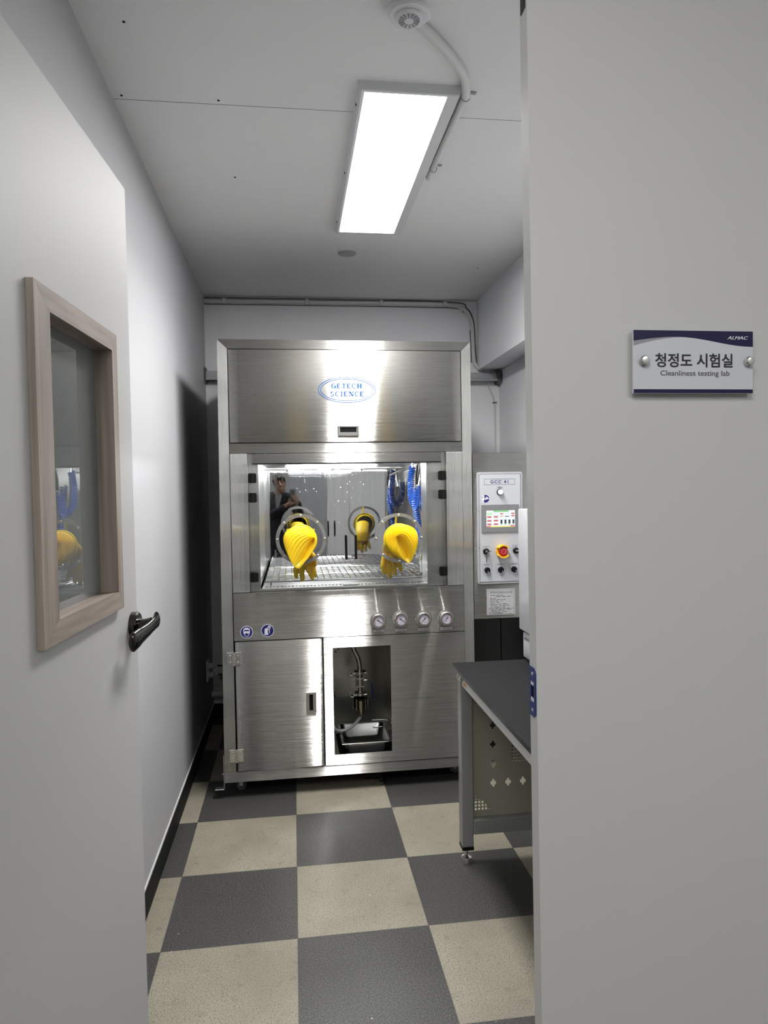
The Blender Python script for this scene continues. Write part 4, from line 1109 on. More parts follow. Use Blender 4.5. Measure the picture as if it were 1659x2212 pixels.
# three dial knobs
for i, (xx, na) in enumerate(((0.9790, 270), (1.0505, -55), (1.1215, -35))):
    zz = 1.0915
    kn = MB().lathe((xx, fy_, zz), (0, -1, 0), [(0.0155, 0), (0.0155, 0.003), (0.0135, 0.004), (0.0125, 0.015), (0, 0.016)], 24).build('dial_knob', M['black'], cbx)
    a = R(na); c, s_ = math.cos(a), math.sin(a)
    MB().prism([(xx + 0.004 * c - 0.001 * s_, zz + 0.004 * s_ + 0.001 * c), (xx + 0.011 * c - 0.001 * s_, zz + 0.011 * s_ + 0.001 * c),
                (xx + 0.011 * c + 0.001 * s_, zz + 0.011 * s_ - 0.001 * c), (xx + 0.004 * c + 0.001 * s_, zz + 0.004 * s_ - 0.001 * c)], fy_ - 0.0168, fy_ - 0.0155).build('knob_pointer', M['stick'], kn, smooth=0)
    l_ = MB()
    out = [(xx - 0.0245, zz + 0.032), (xx - 0.0245, zz - 0.004)] + arc(xx, zz - 0.004, 0.0245, 180, 360, 14)[1:] + [(xx + 0.0245, zz + 0.032)]
    inn = [(xx - 0.0237, zz + 0.0312), (xx - 0.0237, zz - 0.004)] + arc(xx, zz - 0.004, 0.0237, 180, 360, 14)[1:] + [(xx + 0.0237, zz + 0.0312)]
    l_.plate(out, [inn], fy_ - 0.0003, fy_)
    for q in range(11):
        a = R(225 - 27 * q); c, s_ = math.cos(a), math.sin(a)
        l_.prism([(xx + 0.0165 * c - 0.0004 * s_, zz + 0.0165 * s_ + 0.0004 * c), (xx + 0.0195 * c - 0.0004 * s_, zz + 0.0195 * s_ + 0.0004 * c),
                  (xx + 0.0195 * c + 0.0004 * s_, zz + 0.0195 * s_ - 0.0004 * c), (xx + 0.0165 * c + 0.0004 * s_, zz + 0.0165 * s_ - 0.0004 * c)], fy_ - 0.0003, fy_)
    for (u0, u1, v) in ((-0.012, -0.004, 0.0285), (-0.002, 0.004, 0.0285), (0.006, 0.011, 0.0285), (-0.017, -0.006, 0.0245), (-0.004, 0.004, 0.0245), (0.006, 0.016, 0.0245)):
        l_.box(xx + u0, xx + u1, fy_ - 0.0003, fy_, zz + v - 0.0009, zz + v + 0.0009)
    l_.build('knob_scale', M['inkg'], cbx, smooth=0)
# maker's data plate
nx0, nx1, nz0, nz1 = 0.9765, 1.1270, 0.8575, 0.9920
npl = MB().box(nx0, nx1, py - 0.0015, py, nz0, nz1, 0.0004).build('data_plate', M['label'], cbx, smooth=0)
l_ = MB()
yy = py - 0.0017
l_.plate(rrect(nx0 + 0.006, nx1 - 0.006, nz0 + 0.005, nz1 - 0.005, 0.006), [rrect(nx0 + 0.0068, nx1 - 0.0068, nz0 + 0.0058, nz1 - 0.0058, 0.0055)], yy - 0.0002, yy)
l_.text('GETech Science Co.,Ltd', (nx0 + nx1) / 2, nz1 - 0.0190, yy, 0.0105, width=0.118)
wn, hn = nx1 - nx0, nz1 - nz0
l_.box(nx0 + 0.08 * wn, nx1 - 0.08 * wn, yy - 0.0002, yy, nz1 - 0.168 * hn, nz1 - 0.163 * hn)
rnd = random.Random(3)
rows = [(0.11, [(0, 0.19), (0.22, 0.34), (0.37, 0.47)]), (0.33, [(0, 0.17), (0.20, 0.35), (0.39, 0.50)]), (0.11, [(0, 0.09), (0.13, 0.17), (0.18, 0.22)]),
        (0.11, [(0, 0.07), (0.09, 0.19), (0.23, 0.34), (0.37, 0.43), (0.46, 0.55)]), (0.11, [(0, 0.10), (0.12, 0.16), (0.20, 0.29), (0.35, 0.39), (0.42, 0.46)]),
        (0.11, [(0, 0.05), (0.08, 0.18), (0.23, 0.32)]), (0.11, [(0, 0.10), (0.11, 0.17), (0.20, 0.26), (0.30, 0.40), (0.43, 0.61)]),
        (0.12, [(0, 0.10), (0.13, 0.20), (0.23, 0.27), (0.32, 0.40), (0.43, 0.53), (0.56, 0.68)]), (0.12, [(0, 0.07), (0.09, 0.12), (0.15, 0.36), (0.40, 0.54)]),
        (0.07, [(0, 0.19), (0.22, 0.34), (0.37, 0.46), (0.49, 0.60), (0.62, 0.74), (0.78, 0.80), (0.83, 0.88)]), (0.07, [(0, 0.05), (0.08, 0.15), (0.19, 0.30), (0.33, 0.45), (0.50, 0.56), (0.61, 0.79)]),
        (0.14, [(0, 0.17), (0.20, 0.23), (0.26, 0.34), (0.37, 0.44)]), (0.07, [(0, 0.09), (0.12, 0.19), (0.21, 0.28), (0.30, 0.38), (0.48, 0.64)]),
        (0.07, [(0, 0.02), (0.04, 0.09), (0.12, 0.50)]), (0.07, [(0, 0.05), (0.08, 0.13), (0.16, 0.45)])]
for i, (x_, segs) in enumerate(rows):
    v = 0.235 + i * (0.0575 if i < 9 else 0.0525)
    if i >= 9: v = 0.235 + 9 * 0.0575 + (i - 9) * 0.042 - 0.005
    for a, c in segs:
        l_.box(nx0 + (x_ + a) * wn, nx0 + (x_ + c) * wn, yy - 0.0002, yy, nz1 - (v + 0.010) * hn, nz1 - (v - 0.006) * hn)
l_.build('data_lettering', M['ink'], cbx, smooth=0)
for xx in (nx0 + 0.004, nx1 - 0.004):
    for zz in (nz0 + 0.004, nz1 - 0.004): MB().lathe((xx, py - 0.0015, zz), (0, -1, 0), [(0.0016, 0), (0, 0.001)], 8).build('rivet', M['ink'], cbx)

# ------------------------------------------------------------------ things inside the wash chamber
for ty, tz, lab in ((3.80, 1.6465, 'bright tube light under the middle of the wash chamber roof'), (3.482, 1.6560, 'tube light along the front edge of the wash chamber roof')):
    tl = thing('tube_light', lab, 'lamp', (0.21, ty, 1.664), 'tube lights in the wash chamber')
    MB().box(-0.04, 0.47, ty - 0.016, ty + 0.016, tz + 0.0095, 1.6672, 0.0005).build('lamp_body', M['satin'], tl, smooth=0)
    MB().tube([(-0.03, ty, tz), (0.46, ty, tz)], 0.0075, 14).build('tube', M['tube_lit'], tl)
    for xx in (-0.034, 0.464):
        MB().lathe((xx, ty, tz), (1, 0, 0), [(0.009, -0.006), (0.009, 0.006)], 14).build('end_cap', M['white'], tl)
# wire rack over the chamber floor
rk = thing('wire_rack', 'chrome wire rack lying over the chamber floor behind the gloves', 'rack', (0.25, 3.87, 1.0))
b = MB()
rx0, rx1, ry0, ry1, rz = -0.150, 0.735, 3.590, 4.215, 1.048
b.tube([(rx0, ry0, rz), (rx1, ry0, rz), (rx1, ry1, rz), (rx0, ry1, rz)], 0.005, 8, closed=True)
b.build('rack_rim', M['chrome'], rk)
b = MB()
for i in range(1, 26): b.tube([(rx0 + (rx1 - rx0) * i / 26, ry0, rz + 0.005), (rx0 + (rx1 - rx0) * i / 26, ry1, rz + 0.005)], 0.0026, 6)
for i in range(1, 9): b.tube([(rx0, ry0 + (ry1 - ry0) * i / 9, rz), (rx1, ry0 + (ry1 - ry0) * i / 9, rz)], 0.0034, 6)
g_ = b.build('rack_wires', M['chrome'], rk)
for xx, yy in ((rx0 + 0.03, ry0 + 0.02), (rx1 - 0.03, ry0 + 0.02), (rx0 + 0.03, ry1 - 0.02), (rx1 - 0.03, ry1 - 0.02)):
    MB().tube([(xx, yy, CZ0 - 0.036), (xx, yy, rz)], 0.004, 8).build('rack_leg', M['chrome'], rk)
# slotted strip along the sill
gt = thing('drain_grate', 'slotted steel drain strip along the front sill of the chamber', 'grate', (0.25, 3.50, 1.02))
holes = []
for i in range(46):
    x_ = -0.145 + i * 0.0186
    if 0.235 < x_ < 0.315: continue
    holes.append(rect(x_, x_ + 0.0115, 3.488, 3.535))
MB().plate(rect(-0.160, 0.735, 3.465, 3.570), holes, 1.026, 1.030, 'z').build('slotted_plate', M['steelp'], gt, smooth=0)
MB().box(0.243, 0.318, 3.478, 3.545, 1.0302, 1.036, 0.002).build('grate_clip', M['frameg'], gt, smooth=0)
for xx in (-0.150, 0.725):
    MB().box(xx - 0.003, xx + 0.003, 3.47, 3.565, CZ0 - 0.036, 1.026).build('grate_foot', M['steelp'], gt, smooth=0)

# ------------------------------------------------------------------ rubber gloves on the ports
def glove(idx, P, label):
    root = thing('rubber_glove', label, 'glove', (P.x, P.y, P.z), 'yellow gloves on the cabinet ports')
    # cuff rolled over the port
    cf = MB()
    cz = P.z - 0.006
    cf.ring((P.x, CY - 0.0255, cz), (0, 1, 0), 0.0745, 0.0045, 44, 10)
    cf.lathe((P.x, CY - 0.025, cz), (0, 1, 0), [(0.0775, 0), (0.0775, 0.003), (0.066, 0.0035), (0.064, 0.020), (0.061, 0.035), (0.058, 0.035), (0.062, 0.018), (0.064, 0.0)], 44)
    cf.build('cuff', M['yellow'], root, smooth=60)
    # sleeve: blown out through the port, ribbed, collapsing onto a slanted fold
    if idx == 0:
        Apt, Bpt = Vector((0.104, CY - 0.060, 1.284)), Vector((0.023, CY - 0.072, 1.136))
        side = Vector((-0.055, -0.035, 0.028)); fl = 0.007; twist = 0.25
    else:
        Apt, Bpt = Vector((0.500, CY - 0.098, 1.282)), Vector((0.557, CY - 0.080, 1.152))
        side = Vector((0.045, -0.050, 0.040)); fl = 0.011; twist = -0.15
    NU, NV = 96, 120
    sl = MB()
    rows_ = []
    fold = (Apt - Bpt).normalized()
    for j in range(NV + 1):
        v = j / NV
        rw = []
        for i in range(NU):
            a = 2 * PI * i / NU
            c0 = Vector((P.x + 0.071 * math.cos(a), CY - 0.030, cz + 0.071 * math.sin(a)))
            # ellipse collapsed on the fold line at the end
            fa = math.atan2(fold.z, fold.x)
            t = math.cos(a - fa + twist * v)
            s_ = math.sin(a - fa + twist * v)
            mid = (Apt + Bpt) / 2
            nrm = Vector((-math.sin(fa), 0, math.cos(fa)))
            e = mid + fold * (Apt - Bpt).length / 2 * t + nrm * fl * s_ + Vector((0, -0.004, 0)) * (1 - abs(t))
            q = v * v * (3 - 2 * v)
            p = c0.lerp(e, q)
            bulge = math.sin(PI * v) ** 0.8
            p += Vector((0, -0.034 * bulge, -0.006 * bulge)) + side * bulge * max(0, (c0 - Vector((P.x, c0.y, cz))).normalized().dot(side.normalized())) * 0.75
            rib = (0.0032 if idx == 0 else 0.0046) * math.sin(2 * PI * (12 if idx == 0 else 10) * v) * min(1, 6 * v) * min(1, 5 * (1 - v))
            out = (c0 - Vector((P.x, c0.y, cz))).normalized() * 0.75 + Vector((0, -0.66, 0))
            wob = 0.004 * math.sin(3 * a + 4 * v) * bulge
            p += out * (rib + wob)
            rw.append(sl.bm.verts.new(p))
        rows_.append(rw)
    fs = []
    for r0, r1 in zip(rows_, rows_[1:]):
        for i in range(NU): fs.append(sl.bm.faces.new((r0[i], r0[(i + 1) % NU], r1[(i + 1) % NU], r1[i])))
    fs.append(sl.bm.faces.new(rows_[-1]))
    bmesh.ops.recalc_face_normals(sl.bm, faces=fs)
    sl.build('sleeve', M['yellow'], root, smooth=70)['label'] = 'ribbed sleeve bulging out of the port'
    # hand hanging inside
    h = MB()
    y0 = CY + 0.085
    if idx == 0:
        W = [Vector((0.028, CY + 0.020, 1.262)), Vector((0.036, CY + 0.055, 1.235)), Vector((0.046, y0, 1.195)), Vector((0.052, y0 + 0.002, 1.150))]
        fg = [((0.018, y0 - 0.004, 1.155), (0.006, y0 - 0.012, 1.110), (0.008, y0 - 0.010, 1.082), 0.0140),
              ((0.040, y0, 1.145), (0.036, y0 - 0.004, 1.098), (0.040, y0 - 0.004, 1.064), 0.0150),
              ((0.064, y0 + 0.002, 1.150), (0.070, y0 - 0.004, 1.112), (0.090, y0 - 0.014, 1.070), 0.0135),
              ((0.082, y0 + 0.006, 1.155), (0.096, y0 + 0.006, 1.118), (0.104, y0 + 0.002, 1.080), 0.0130),
              ((0.080, y0 - 0.010, 1.205), (0.100, y0 - 0.018, 1.175), (0.103, y0 - 0.016, 1.135), 0.0140)]
    else:
        W = [Vector((0.505, CY + 0.020, 1.258)), Vector((0.498, CY + 0.055, 1.232)), Vector((0.496, y0, 1.200)), Vector((0.497, y0 + 0.002, 1.155))]
        fg = [((0.462, y0 - 0.004, 1.170), (0.452, y0 - 0.010, 1.120), (0.458, y0 - 0.010, 1.084), 0.0150),
              ((0.484, y0, 1.150), (0.482, y0 - 0.004, 1.105), (0.487, y0 - 0.004, 1.066), 0.0150),
              ((0.508, y0 + 0.002, 1.150), (0.512, y0 + 0.002, 1.110), (0.514, y0, 1.076), 0.0140),
              ((0.528, y0 + 0.004, 1.155), (0.540, y0 + 0.004, 1.120), (0.546, y0 + 0.002, 1.092), 0.0125),
              ((0.492, y0 - 0.022, 1.190), (0.500, y0 - 0.034, 1.160), (0.504, y0 - 0.034, 1.132), 0.0145)]
    rad = [0.050, 0.048, 0.045, 0.044]
    pw = smoothpath(W, 6)
    for i, p in enumerate(pw):
        t = i / (len(pw) - 1) * 3
        k0 = min(2, int(t)); r = rad[k0] + (rad[k0 + 1] - rad[k0]) * (t - k0)
        h.ball(p, (r, r * 0.62, r * 0.62), 16, 10)
    for a, m_, e, r in fg:
        c = Vector((W[3].x, W[3].y, W[3].z + 0.02))
        h.caps(Vector(a).lerp(c, 0.55), a, r * 1.15, r * 1.05)
        h.caps(a, m_, r * 1.05, r)
        h.caps(m_, e, r, r * 0.72)
    h.build('glove_hand', M['yellow'], root, smooth=80, remesh=0.0026, relax=3)['label'] = 'limp hand hanging inside the chamber'
    if idx == 1:
        t_ = MB().prism([(0.503, 1.342), (0.509, 1.392), (0.518, 1.392), (0.514, 1.340)], CY - 0.0085, CY - 0.0065)
        t_.build('tie_strap', M['yellow'], root, smooth=0)
    else:
        MB().box(-0.036, -0.020, CY - 0.0085, CY - 0.0050, 1.318, 1.327, 0.001).build('tie_strap', M['yellow'], root, smooth=0)
        MB().box(0.092, 0.104, CY - 0.0085, CY - 0.0050, 1.314, 1.324, 0.001).build('tie_strap', M['yellow'], root, smooth=0)
glove(0, PORT[0], 'yellow rubber glove on the left port, sleeve folded to a downward point')
glove(1, PORT[1], 'yellow rubber glove on the right port, sleeve crumpled like a hat')

# ------------------------------------------------------------------ coiled hoses and spray guns
def coil(path, turns_per_m, cr, tr):
    pts = smoothpath(path, 40)
    L = [0]
    for a, c in zip(pts, pts[1:]): L.append(L[-1] + (c - a).length)
    n = int(L[-1] * turns_per_m * 14)
    out = []; j = 0; u = None
    for i in range(n + 1):
        s_ = L[-1] * i / n
        while j < len(L) - 2 and L[j + 1] < s_: j += 1
        t = (s_ - L[j]) / max(1e-9, L[j + 1] - L[j])
        p = pts[j].lerp(pts[j + 1], t)
        d = (pts[j + 1] - pts[j]).normalized()
        u = d.orthogonal() if u is None else (u - d * u.dot(d))
        u = u.normalized(); v = d.cross(u)
        a = 2 * PI * turns_per_m * s_
        out.append(p + (u * math.cos(a) + v * math.sin(a)) * cr)
    return out
ha = thing('coiled_hose', 'blue coiled air hose, left of the two in the chamber, looping down from the roof', 'hose', (0.70, 3.87, 1.64), 'blue coiled hoses in the chamber')
MB().tube(coil([(0.676, 3.87, 1.640), (0.668, 3.87, 1.580), (0.664, 3.86, 1.500), (0.668, 3.85, 1.445), (0.695, 3.84, 1.405), (0.722, 3.85, 1.425), (0.732, 3.88, 1.480), (0.731, 3.90, 1.560)], 85, 0.0155, 0.0042), 0.0046, 8).build('hose', M['blue'], ha)
MB().tube([(0.676, 3.87, 1.636), (0.676, 3.87, 1.6665)], 0.008, 10).build('hose_fitting', M['chrome'], ha)
hb = thing('coiled_hose', 'blue coiled air hose, right one, hanging straight towards the white wand', 'hose', (0.70, 3.74, 1.5), 'blue coiled hoses in the chamber')
MB().tube(coil([(0.676, 3.73, 1.512), (0.668, 3.735, 1.450), (0.672, 3.74, 1.390), (0.684, 3.745, 1.320), (0.697, 3.745, 1.260), (0.704, 3.747, 1.215)], 88, 0.0165, 0.0042), 0.0046, 8).build('hose', M['blue'], hb)
MB().tube(smoothpath([(0.680, 3.715, 1.535), (0.681, 3.715, 1.48), (0.676, 3.715, 1.425), (0.664, 3.72, 1.40)], 8), 0.0045, 8).build('hose_tail', M['blue'], hb)
# guns
def gun(label, px, pz, y, tilt, grip):
    root = thing('spray_gun', label, 'spray gun', (px, y, pz), 'chrome spray guns under the chamber roof')
    mt = Matrix.Translation((px, y, pz)) @ Matrix.Rotation(R(tilt), 4, 'Y')
    MB().lathe((0, 0, 0), (0, 0, -1), [(0.006, -0.030), (0.011, -0.026), (0.011, -0.006), (0.014, 0.0), (0.017, 0.055), (0.020, 0.078), (0.0205, 0.088), (0.016, 0.089), (0, 0.080)], 26).apply(mt).build('gun_body', M['chrome'], root)
    MB().tube([(-0.022, -0.006, 0.020), (-0.026, -0.006, -0.030), (-0.021, -0.006, -0.085)], [0.006, 0.008, 0.007], 12).apply(mt).build('gun_grip', M[grip], root)
    MB().tube(smoothpath([(-0.022, -0.004, 0.018), (-0.012, 0, 0.034), (0, 0, 0.028)], 5), 0.005, 10).apply(mt).build('gun_neck', M['chrome'], root)
    MB().tube([(0, 0, 0.028), (0, 0, 1.6665 - pz)], 0.004, 8).apply(Matrix.Translation((px, y, pz))).build('hook', M['chrome'], root)
gun('chrome spray gun with black grip hung under the chamber roof at the right', 0.690, 1.618, 3.68, 4, 'black')
gun('chrome spray gun hung furthest right, half hidden by the door jamb', 0.722, 1.618, 3.72, -6, 'chrome')
wd = thing('spray_wand', 'white spray wand standing on the rack below the right hose', 'spray gun', (0.695, 3.745, 1.05))
MB().tube([(0.694, 3.72, 1.0535), (0.697, 3.735, 1.118)], [0.0105, 0.0115], 18).build('nozzle', M['white'], wd)
b = MB().tube([(0.697, 3.735, 1.116), (0.699, 3.74, 1.150)], 0.010, 14)
b.build('wand_body', M['chrome'], wd)
MB().tube([(0.675, 3.735, 1.142), (0.725, 3.745, 1.128)], 0.007, 12).build('trigger', M['chrome'], wd)
MB().tube(smoothpath([(0.690, 3.74, 1.148), (0.695, 3.745, 1.18), (0.702, 3.745, 1.192)], 5), 0.005, 10).build('wand_pipe', M['chrome'], wd)
ob_ = thing('tie_tag', 'small orange tag on the right coiled hose', 'tag', (0.722, 3.70, 1.345))
MB().box(0.712, 0.730, 3.7095, 3.7120, 1.332, 1.358, 0.0006).build('tag_sheet', M['orange'], ob_, smooth=0)

# ------------------------------------------------------------------ service bay: drain valve, hose, pan
dv = thing('drain_valve', 'steel drain pipe with clamps and ball valve hanging in the service bay', 'valve', (0.34, 3.72, 0.29))
VY = 3.72
MB().lathe((0.296, VY, 0.7685), (0, 0, -1), [(0.030, 0), (0.030, 0.022), (0.022, 0.026), (0, 0.026)], 24).build('pipe_flange', M['rubber'], dv)
MB().tube(smoothpath([(0.296, VY, 0.745), (0.300, VY, 0.690), (0.312, VY, 0.645), (0.332, VY, 0.600), (0.340, VY, 0.560), (0.341, VY, 0.530)], 8), 0.0125, 16).build('pipe', M['satin'], dv)
for zc, wx in ((0.521, 0.296), (0.404, 0.300)):
    c_ = MB().lathe((0.341, VY, zc), (0, 0, 1), [(0.013, -0.012), (0.028, -0.010), (0.032, -0.006), (0.032, 0.006), (0.028, 0.010), (0.013, 0.012)], 26)
    c_.box(0.300, 0.318, VY - 0.030, VY - 0.014, zc - 0.006, zc + 0.006, 0.002)
    cl = c_.build('pipe_clamp', M['satin'], dv)
    MB().tube([(0.304, VY - 0.022, zc), (0.376, VY - 0.022, zc)], 0.0035, 8).build('clamp_bolt', M['chrome'], cl)
    wn_ = MB().ring((wx - 0.004, VY - 0.022, zc), (0, 1, 0), 0.0115, 0.0033, 18, 8)
    wn_.tube([(wx + 0.004, VY - 0.022, zc), (0.312, VY - 0.022, zc)], 0.0065, 12)
    wn_.build('wing_nut', M['satin'], cl)
b = MB().tube([(0.341, VY, 0.512), (0.341, VY, 0.413)], 0.012, 18)
b.lathe((0.341, VY, 0.468), (0, 0, 1), [(0.012, -0.024), (0.0185, -0.018), (0.0185, 0.018), (0.012, 0.024)], 22)
vb = b.build('valve_body', M['satin'], dv)
for zz in (0.446, 0.490):
    MB().box(0.319, 0.363, VY - 0.021, VY + 0.021, zz - 0.003, zz + 0.003, 0.001).build('valve_flange', M['satin'], vb, smooth=0)
for sx in (-0.018, 0.018):
    for sy in (-0.017, 0.017):
        MB().tube([(0.341 + sx, VY + sy, 0.436), (0.341 + sx, VY + sy, 0.499)], 0.0033, 8).build('valve_bolt', M['chrome'], vb)
MB().tube([(0.359, VY - 0.004, 0.476), (0.380, VY - 0.006, 0.478)], 0.007, 12).build('valve_stem', M['chrome'], vb)
lvp = [(0.378, VY - 0.008, 0.480), (0.390, VY - 0.010, 0.468), (0.404, VY - 0.012, 0.452)]
MB().tube(lvp, 0.0034, 8).build('lever_arm', M['chrome'], vb)
MB().tube([(0.404, VY - 0.012, 0.452), (0.407, VY - 0.012, 0.415), (0.410, VY - 0.012, 0.374)], 0.0052, 12).build('lever_grip', plain('lever_blue', (0.02, 0.025, 0.16, 1), 0.4), vb)['label'] = 'dark blue lever grip'
b = MB().lathe((0.342, VY, 0.352), (0, 0, 1), [(0.016, -0.030), (0.038, -0.026), (0.041, -0.006), (0.041, 0.012), (0.036, 0.028), (0.014, 0.034)], 28)
cg = b.build('coupling', M['blackchrome'], dv)
for i in range(10):
    a = 2 * PI * i / 10 + 0.3
    MB().tube([(0.342 + 0.0415 * math.cos(a), VY + 0.0415 * math.sin(a), 0.322), (0.342 + 0.0415 * math.cos(a), VY + 0.0415 * math.sin(a), 0.380)], 0.0038, 8).build('coupling_bolt', M['chrome'], cg)
b = MB().tube([(0.342, VY - 0.045, 0.376), (0.342, VY - 0.045, 0.334)], 0.0125, 6)
b.tube([(0.342, VY - 0.045, 0.334), (0.342, VY - 0.045, 0.314)], 0.0105, 6)
b.tube([(0.342, VY - 0.045, 0.314), (0.342, VY - 0.045, 0.288)], [0.006, 0.004], 10)
b.box(0.330, 0.354, VY - 0.045, VY - 0.030, 0.335, 0.372)
b.build('brass_fitting', plain('pale_brass', (0.55, 0.52, 0.36, 1), 0.3, 1.0), dv, smooth=30)
dh = thing('drain_hose', 'milky plastic hose curving left from the drain valve nozzle', 'hose', (0.26, 3.68, 0.24))
MB().tube(smoothpath([(0.337, VY - 0.047, 0.288), (0.315, VY - 0.052, 0.265), (0.285, VY - 0.060, 0.242), (0.250, VY - 0.068, 0.230), (0.215, VY - 0.066, 0.228), (0.193, VY - 0.03, 0.238), (0.190, VY + 0.06, 0.262), (0.200, VY + 0.16, 0.285), (0.212, VY + 0.30, 0.300)], 8), 0.0085, 14).build('hose', M['clearhose'], dh)
MB().box(0.208, 0.222, VY + 0.29, VY + 0.3395, 0.294, 0.308, 0.001).build('hose_clip', M['black'], dh, smooth=0)
pn = thing('steel_pan', 'rectangular stainless pan standing on the service bay floor', 'pan', (0.352, 3.645, 0.14))
pm = MB()
def rr3(x0, x1, y0, y1, z, r): return [pm.bm.verts.new((x, y, z)) for x, y in rrect(x0, x1, y0, y1, r, 6)]
lp_ = [rr3(0.2220, 0.4820, 3.490, 3.800, 0.2140, 0.018), rr3(0.2215, 0.4825, 3.4895, 3.8005, 0.2165, 0.018), rr3(0.2330, 0.4710, 3.501, 3.789, 0.2165, 0.022),
       rr3(0.2370, 0.4670, 3.505, 3.785, 0.2100, 0.026), rr3(0.2480, 0.4560, 3.516, 3.774, 0.1560, 0.030), rr3(0.2620, 0.4420, 3.530, 3.760, 0.1440, 0.028)]
lo_ = [rr3(0.2600, 0.4440, 3.528, 3.762, 0.1415, 0.028), rr3(0.2460, 0.4580, 3.514, 3.776, 0.1550, 0.030), rr3(0.2355, 0.4685, 3.5035, 3.7865, 0.2090, 0.026)]
seq = lp_
fs = []
def bridge(U, V):
    n_ = len(U)
    for i in range(n_): fs.append(pm.bm.faces.new((U[i], U[(i + 1) % n_], V[(i + 1) % n_], V[i])))
for U, V in zip(seq, seq[1:]): bridge(U, V)
fs.append(pm.bm.faces.new(seq[-1]))
bridge(lo_[0], lo_[1]); bridge(lo_[1], lo_[2]); bridge(lo_[2], lp_[0]); fs.append(pm.bm.faces.new(lo_[0]))
bmesh.ops.recalc_face_normals(pm.bm, faces=fs)
pm.build('pan_body', plain('pan_steel', (0.62, 0.62, 0.61, 1), 0.22, 1.0, var=0.05, scale=12), pn, smooth=50)
MB().tube([(0.2235, 3.4905, 0.2152), (0.4805, 3.4905, 0.2152)], 0.0028, 8).build('pan_lip', M['chrome'], pn)
mt_ = thing('rubber_mat', 'black rubber mat under the steel pan in the service bay', 'mat', (0.35, 3.6, 0.14))
MB().box(0.212, 0.514, 3.455, 3.86, 0.1402, 0.1412).build('mat_sheet', M['base'], mt_, smooth=0)
pn.location = (0.352, 3.645, 0.14)
wh = thing('wire_holder', 'bent chrome wire holder on the right wall of the service bay', 'holder', (0.49, 3.6, 0.28))
MB().tube(smoothpath([(0.394, 3.63, 0.284), (0.440, 3.63, 0.283), (0.478, 3.62, 0.281), (0.484, 3.60, 0.279), (0.470, 3.575, 0.268), (0.402, 3.565, 0.264), (0.395, 3.57, 0.270)], 6), 0.0025, 8).build('wire', M['chrome'], wh)
MB().tube(smoothpath([(0.472, 3.59, 0.268), (0.488, 3.60, 0.268), (0.496, 3.60, 0.280), (0.497, 3.60, 0.295), (0.517, 3.60, 0.296)], 5), 0.003, 8).build('arm', M['chrome'], wh)
MB().lathe((0.5175, 3.60, 0.296), (-1, 0, 0), [(0.008, 0), (0.008, 0.004), (0.004, 0.008), (0, 0.008)], 14).build('wall_boss', M['chrome'], wh)
lf = thing('debris', 'tiny dark scrap lying in the front of the steel pan', 'scrap', (0.290, 3.56, 0.1449))
MB().tube(smoothpath([(0.285, 3.575, 0.1462), (0.290, 3.562, 0.1478), (0.297, 3.556, 0.1466), (0.304, 3.560, 0.1462)], 5), [0.0008] + [0.0022] * 14 + [0.0006], 6).build('scrap', M['void'], lf)

# ------------------------------------------------------------------ lab table
tb = thing('lab_table', 'black topped lab table with grey steel frame on the right', 'table', (1.0, 2.0, 0))
TX0, TX1, TY0, TY1, TZ = 0.630, 1.380, 1.20, 2.744, 0.800
MB().box(TX0, TX1, TY0, TY1, TZ - 0.017, TZ, 0.0015).build('tabletop', [M['tabletop']], tb, smooth=0)
b = MB()
for x0, x1, y0, y1 in ((TX0 - 0.0008, TX0 + 0.0004, TY0, TY1), (TX1 - 0.0004, TX1 + 0.0008, TY0, TY1), (TX0, TX1, TY0 - 0.0008, TY0 + 0.0004), (TX0, TX1, TY1 - 0.0004, TY1 + 0.0008)):
    pass
MB().plate(rect(TX0 - 0.0008, TX1 + 0.0008, TY0 - 0.0008, TY1 + 0.0008), [rect(TX0 + 0.0002, TX1 - 0.0002, TY0 + 0.0002, TY1 - 0.0002)], TZ - 0.0165, TZ - 0.0020, 'z').build('edge_band', M['tableedge'], tb, smooth=0)
LEGX = ((0.645, 0.691), (1.318, 1.364))
LEGY = ((2.658, 2.712), (1.232, 1.286))
for (x0, x1) in LEGX:
    for (y0, y1) in LEGY:
        lg = MB().box(x0, x1, y0, y1, 0.074, TZ - 0.0175, 0.002).build('leg', M['frameg'], tb, smooth=0)
        MB().box(x0 - 0.0006, x1 + 0.0006, y0 - 0.0006, y1 + 0.0006, 0.060, 0.0738, 0.001).build('leg_cap', M['black'], lg, smooth=0)
        MB().lathe(((x0 + x1) / 2, (y0 + y1) / 2, 0.060), (0, 0, -1), [(0.006, 0), (0.006, 0.028), (0.012, 0.032), (0.021, 0.036), (0.023, 0.042), (0.023, 0.060), (0, 0.060)], 28).build('levelling_foot', M['satin'], lg)
for xo, xi in ((0.6505, 0.676), (1.3335, 1.359)):
    MB().box(xo, xi, 1.2865, 2.6575, 0.728, TZ - 0.0175, 0.001).build('apron', M['framel'], tb, smooth=0)
MB().box(0.6915, 1.3175, 2.672, 2.700, 0.728, TZ - 0.0175, 0.001).build('apron', M['framel'], tb, smooth=0)
MB().box(0.6915, 1.3175, 2.655, 2.705, 0.124, 0.182, 0.002).build('cross_rail', M['frameg'], tb, smooth=0)
MB().prism([(2.655 + 0.0, 0.745), (2.712, 0.745), (2.712, 0.782), (2.655, 0.782)], 0.6435, 0.6448, 'x').build('corner_plate', M['framel'], tb, smooth=0)
for zz, hgt_ in ((0.774, 0.007), (0.757, 0.008)):
    MB().prism([(2.690 + 0.0045 * math.cos(2 * PI * i / 16), zz + hgt_ * math.sin(2 * PI * i / 16)) for i in range(16)], 0.6428, 0.6434, 'x').build('slot_hole', M['void'], tb, smooth=0)
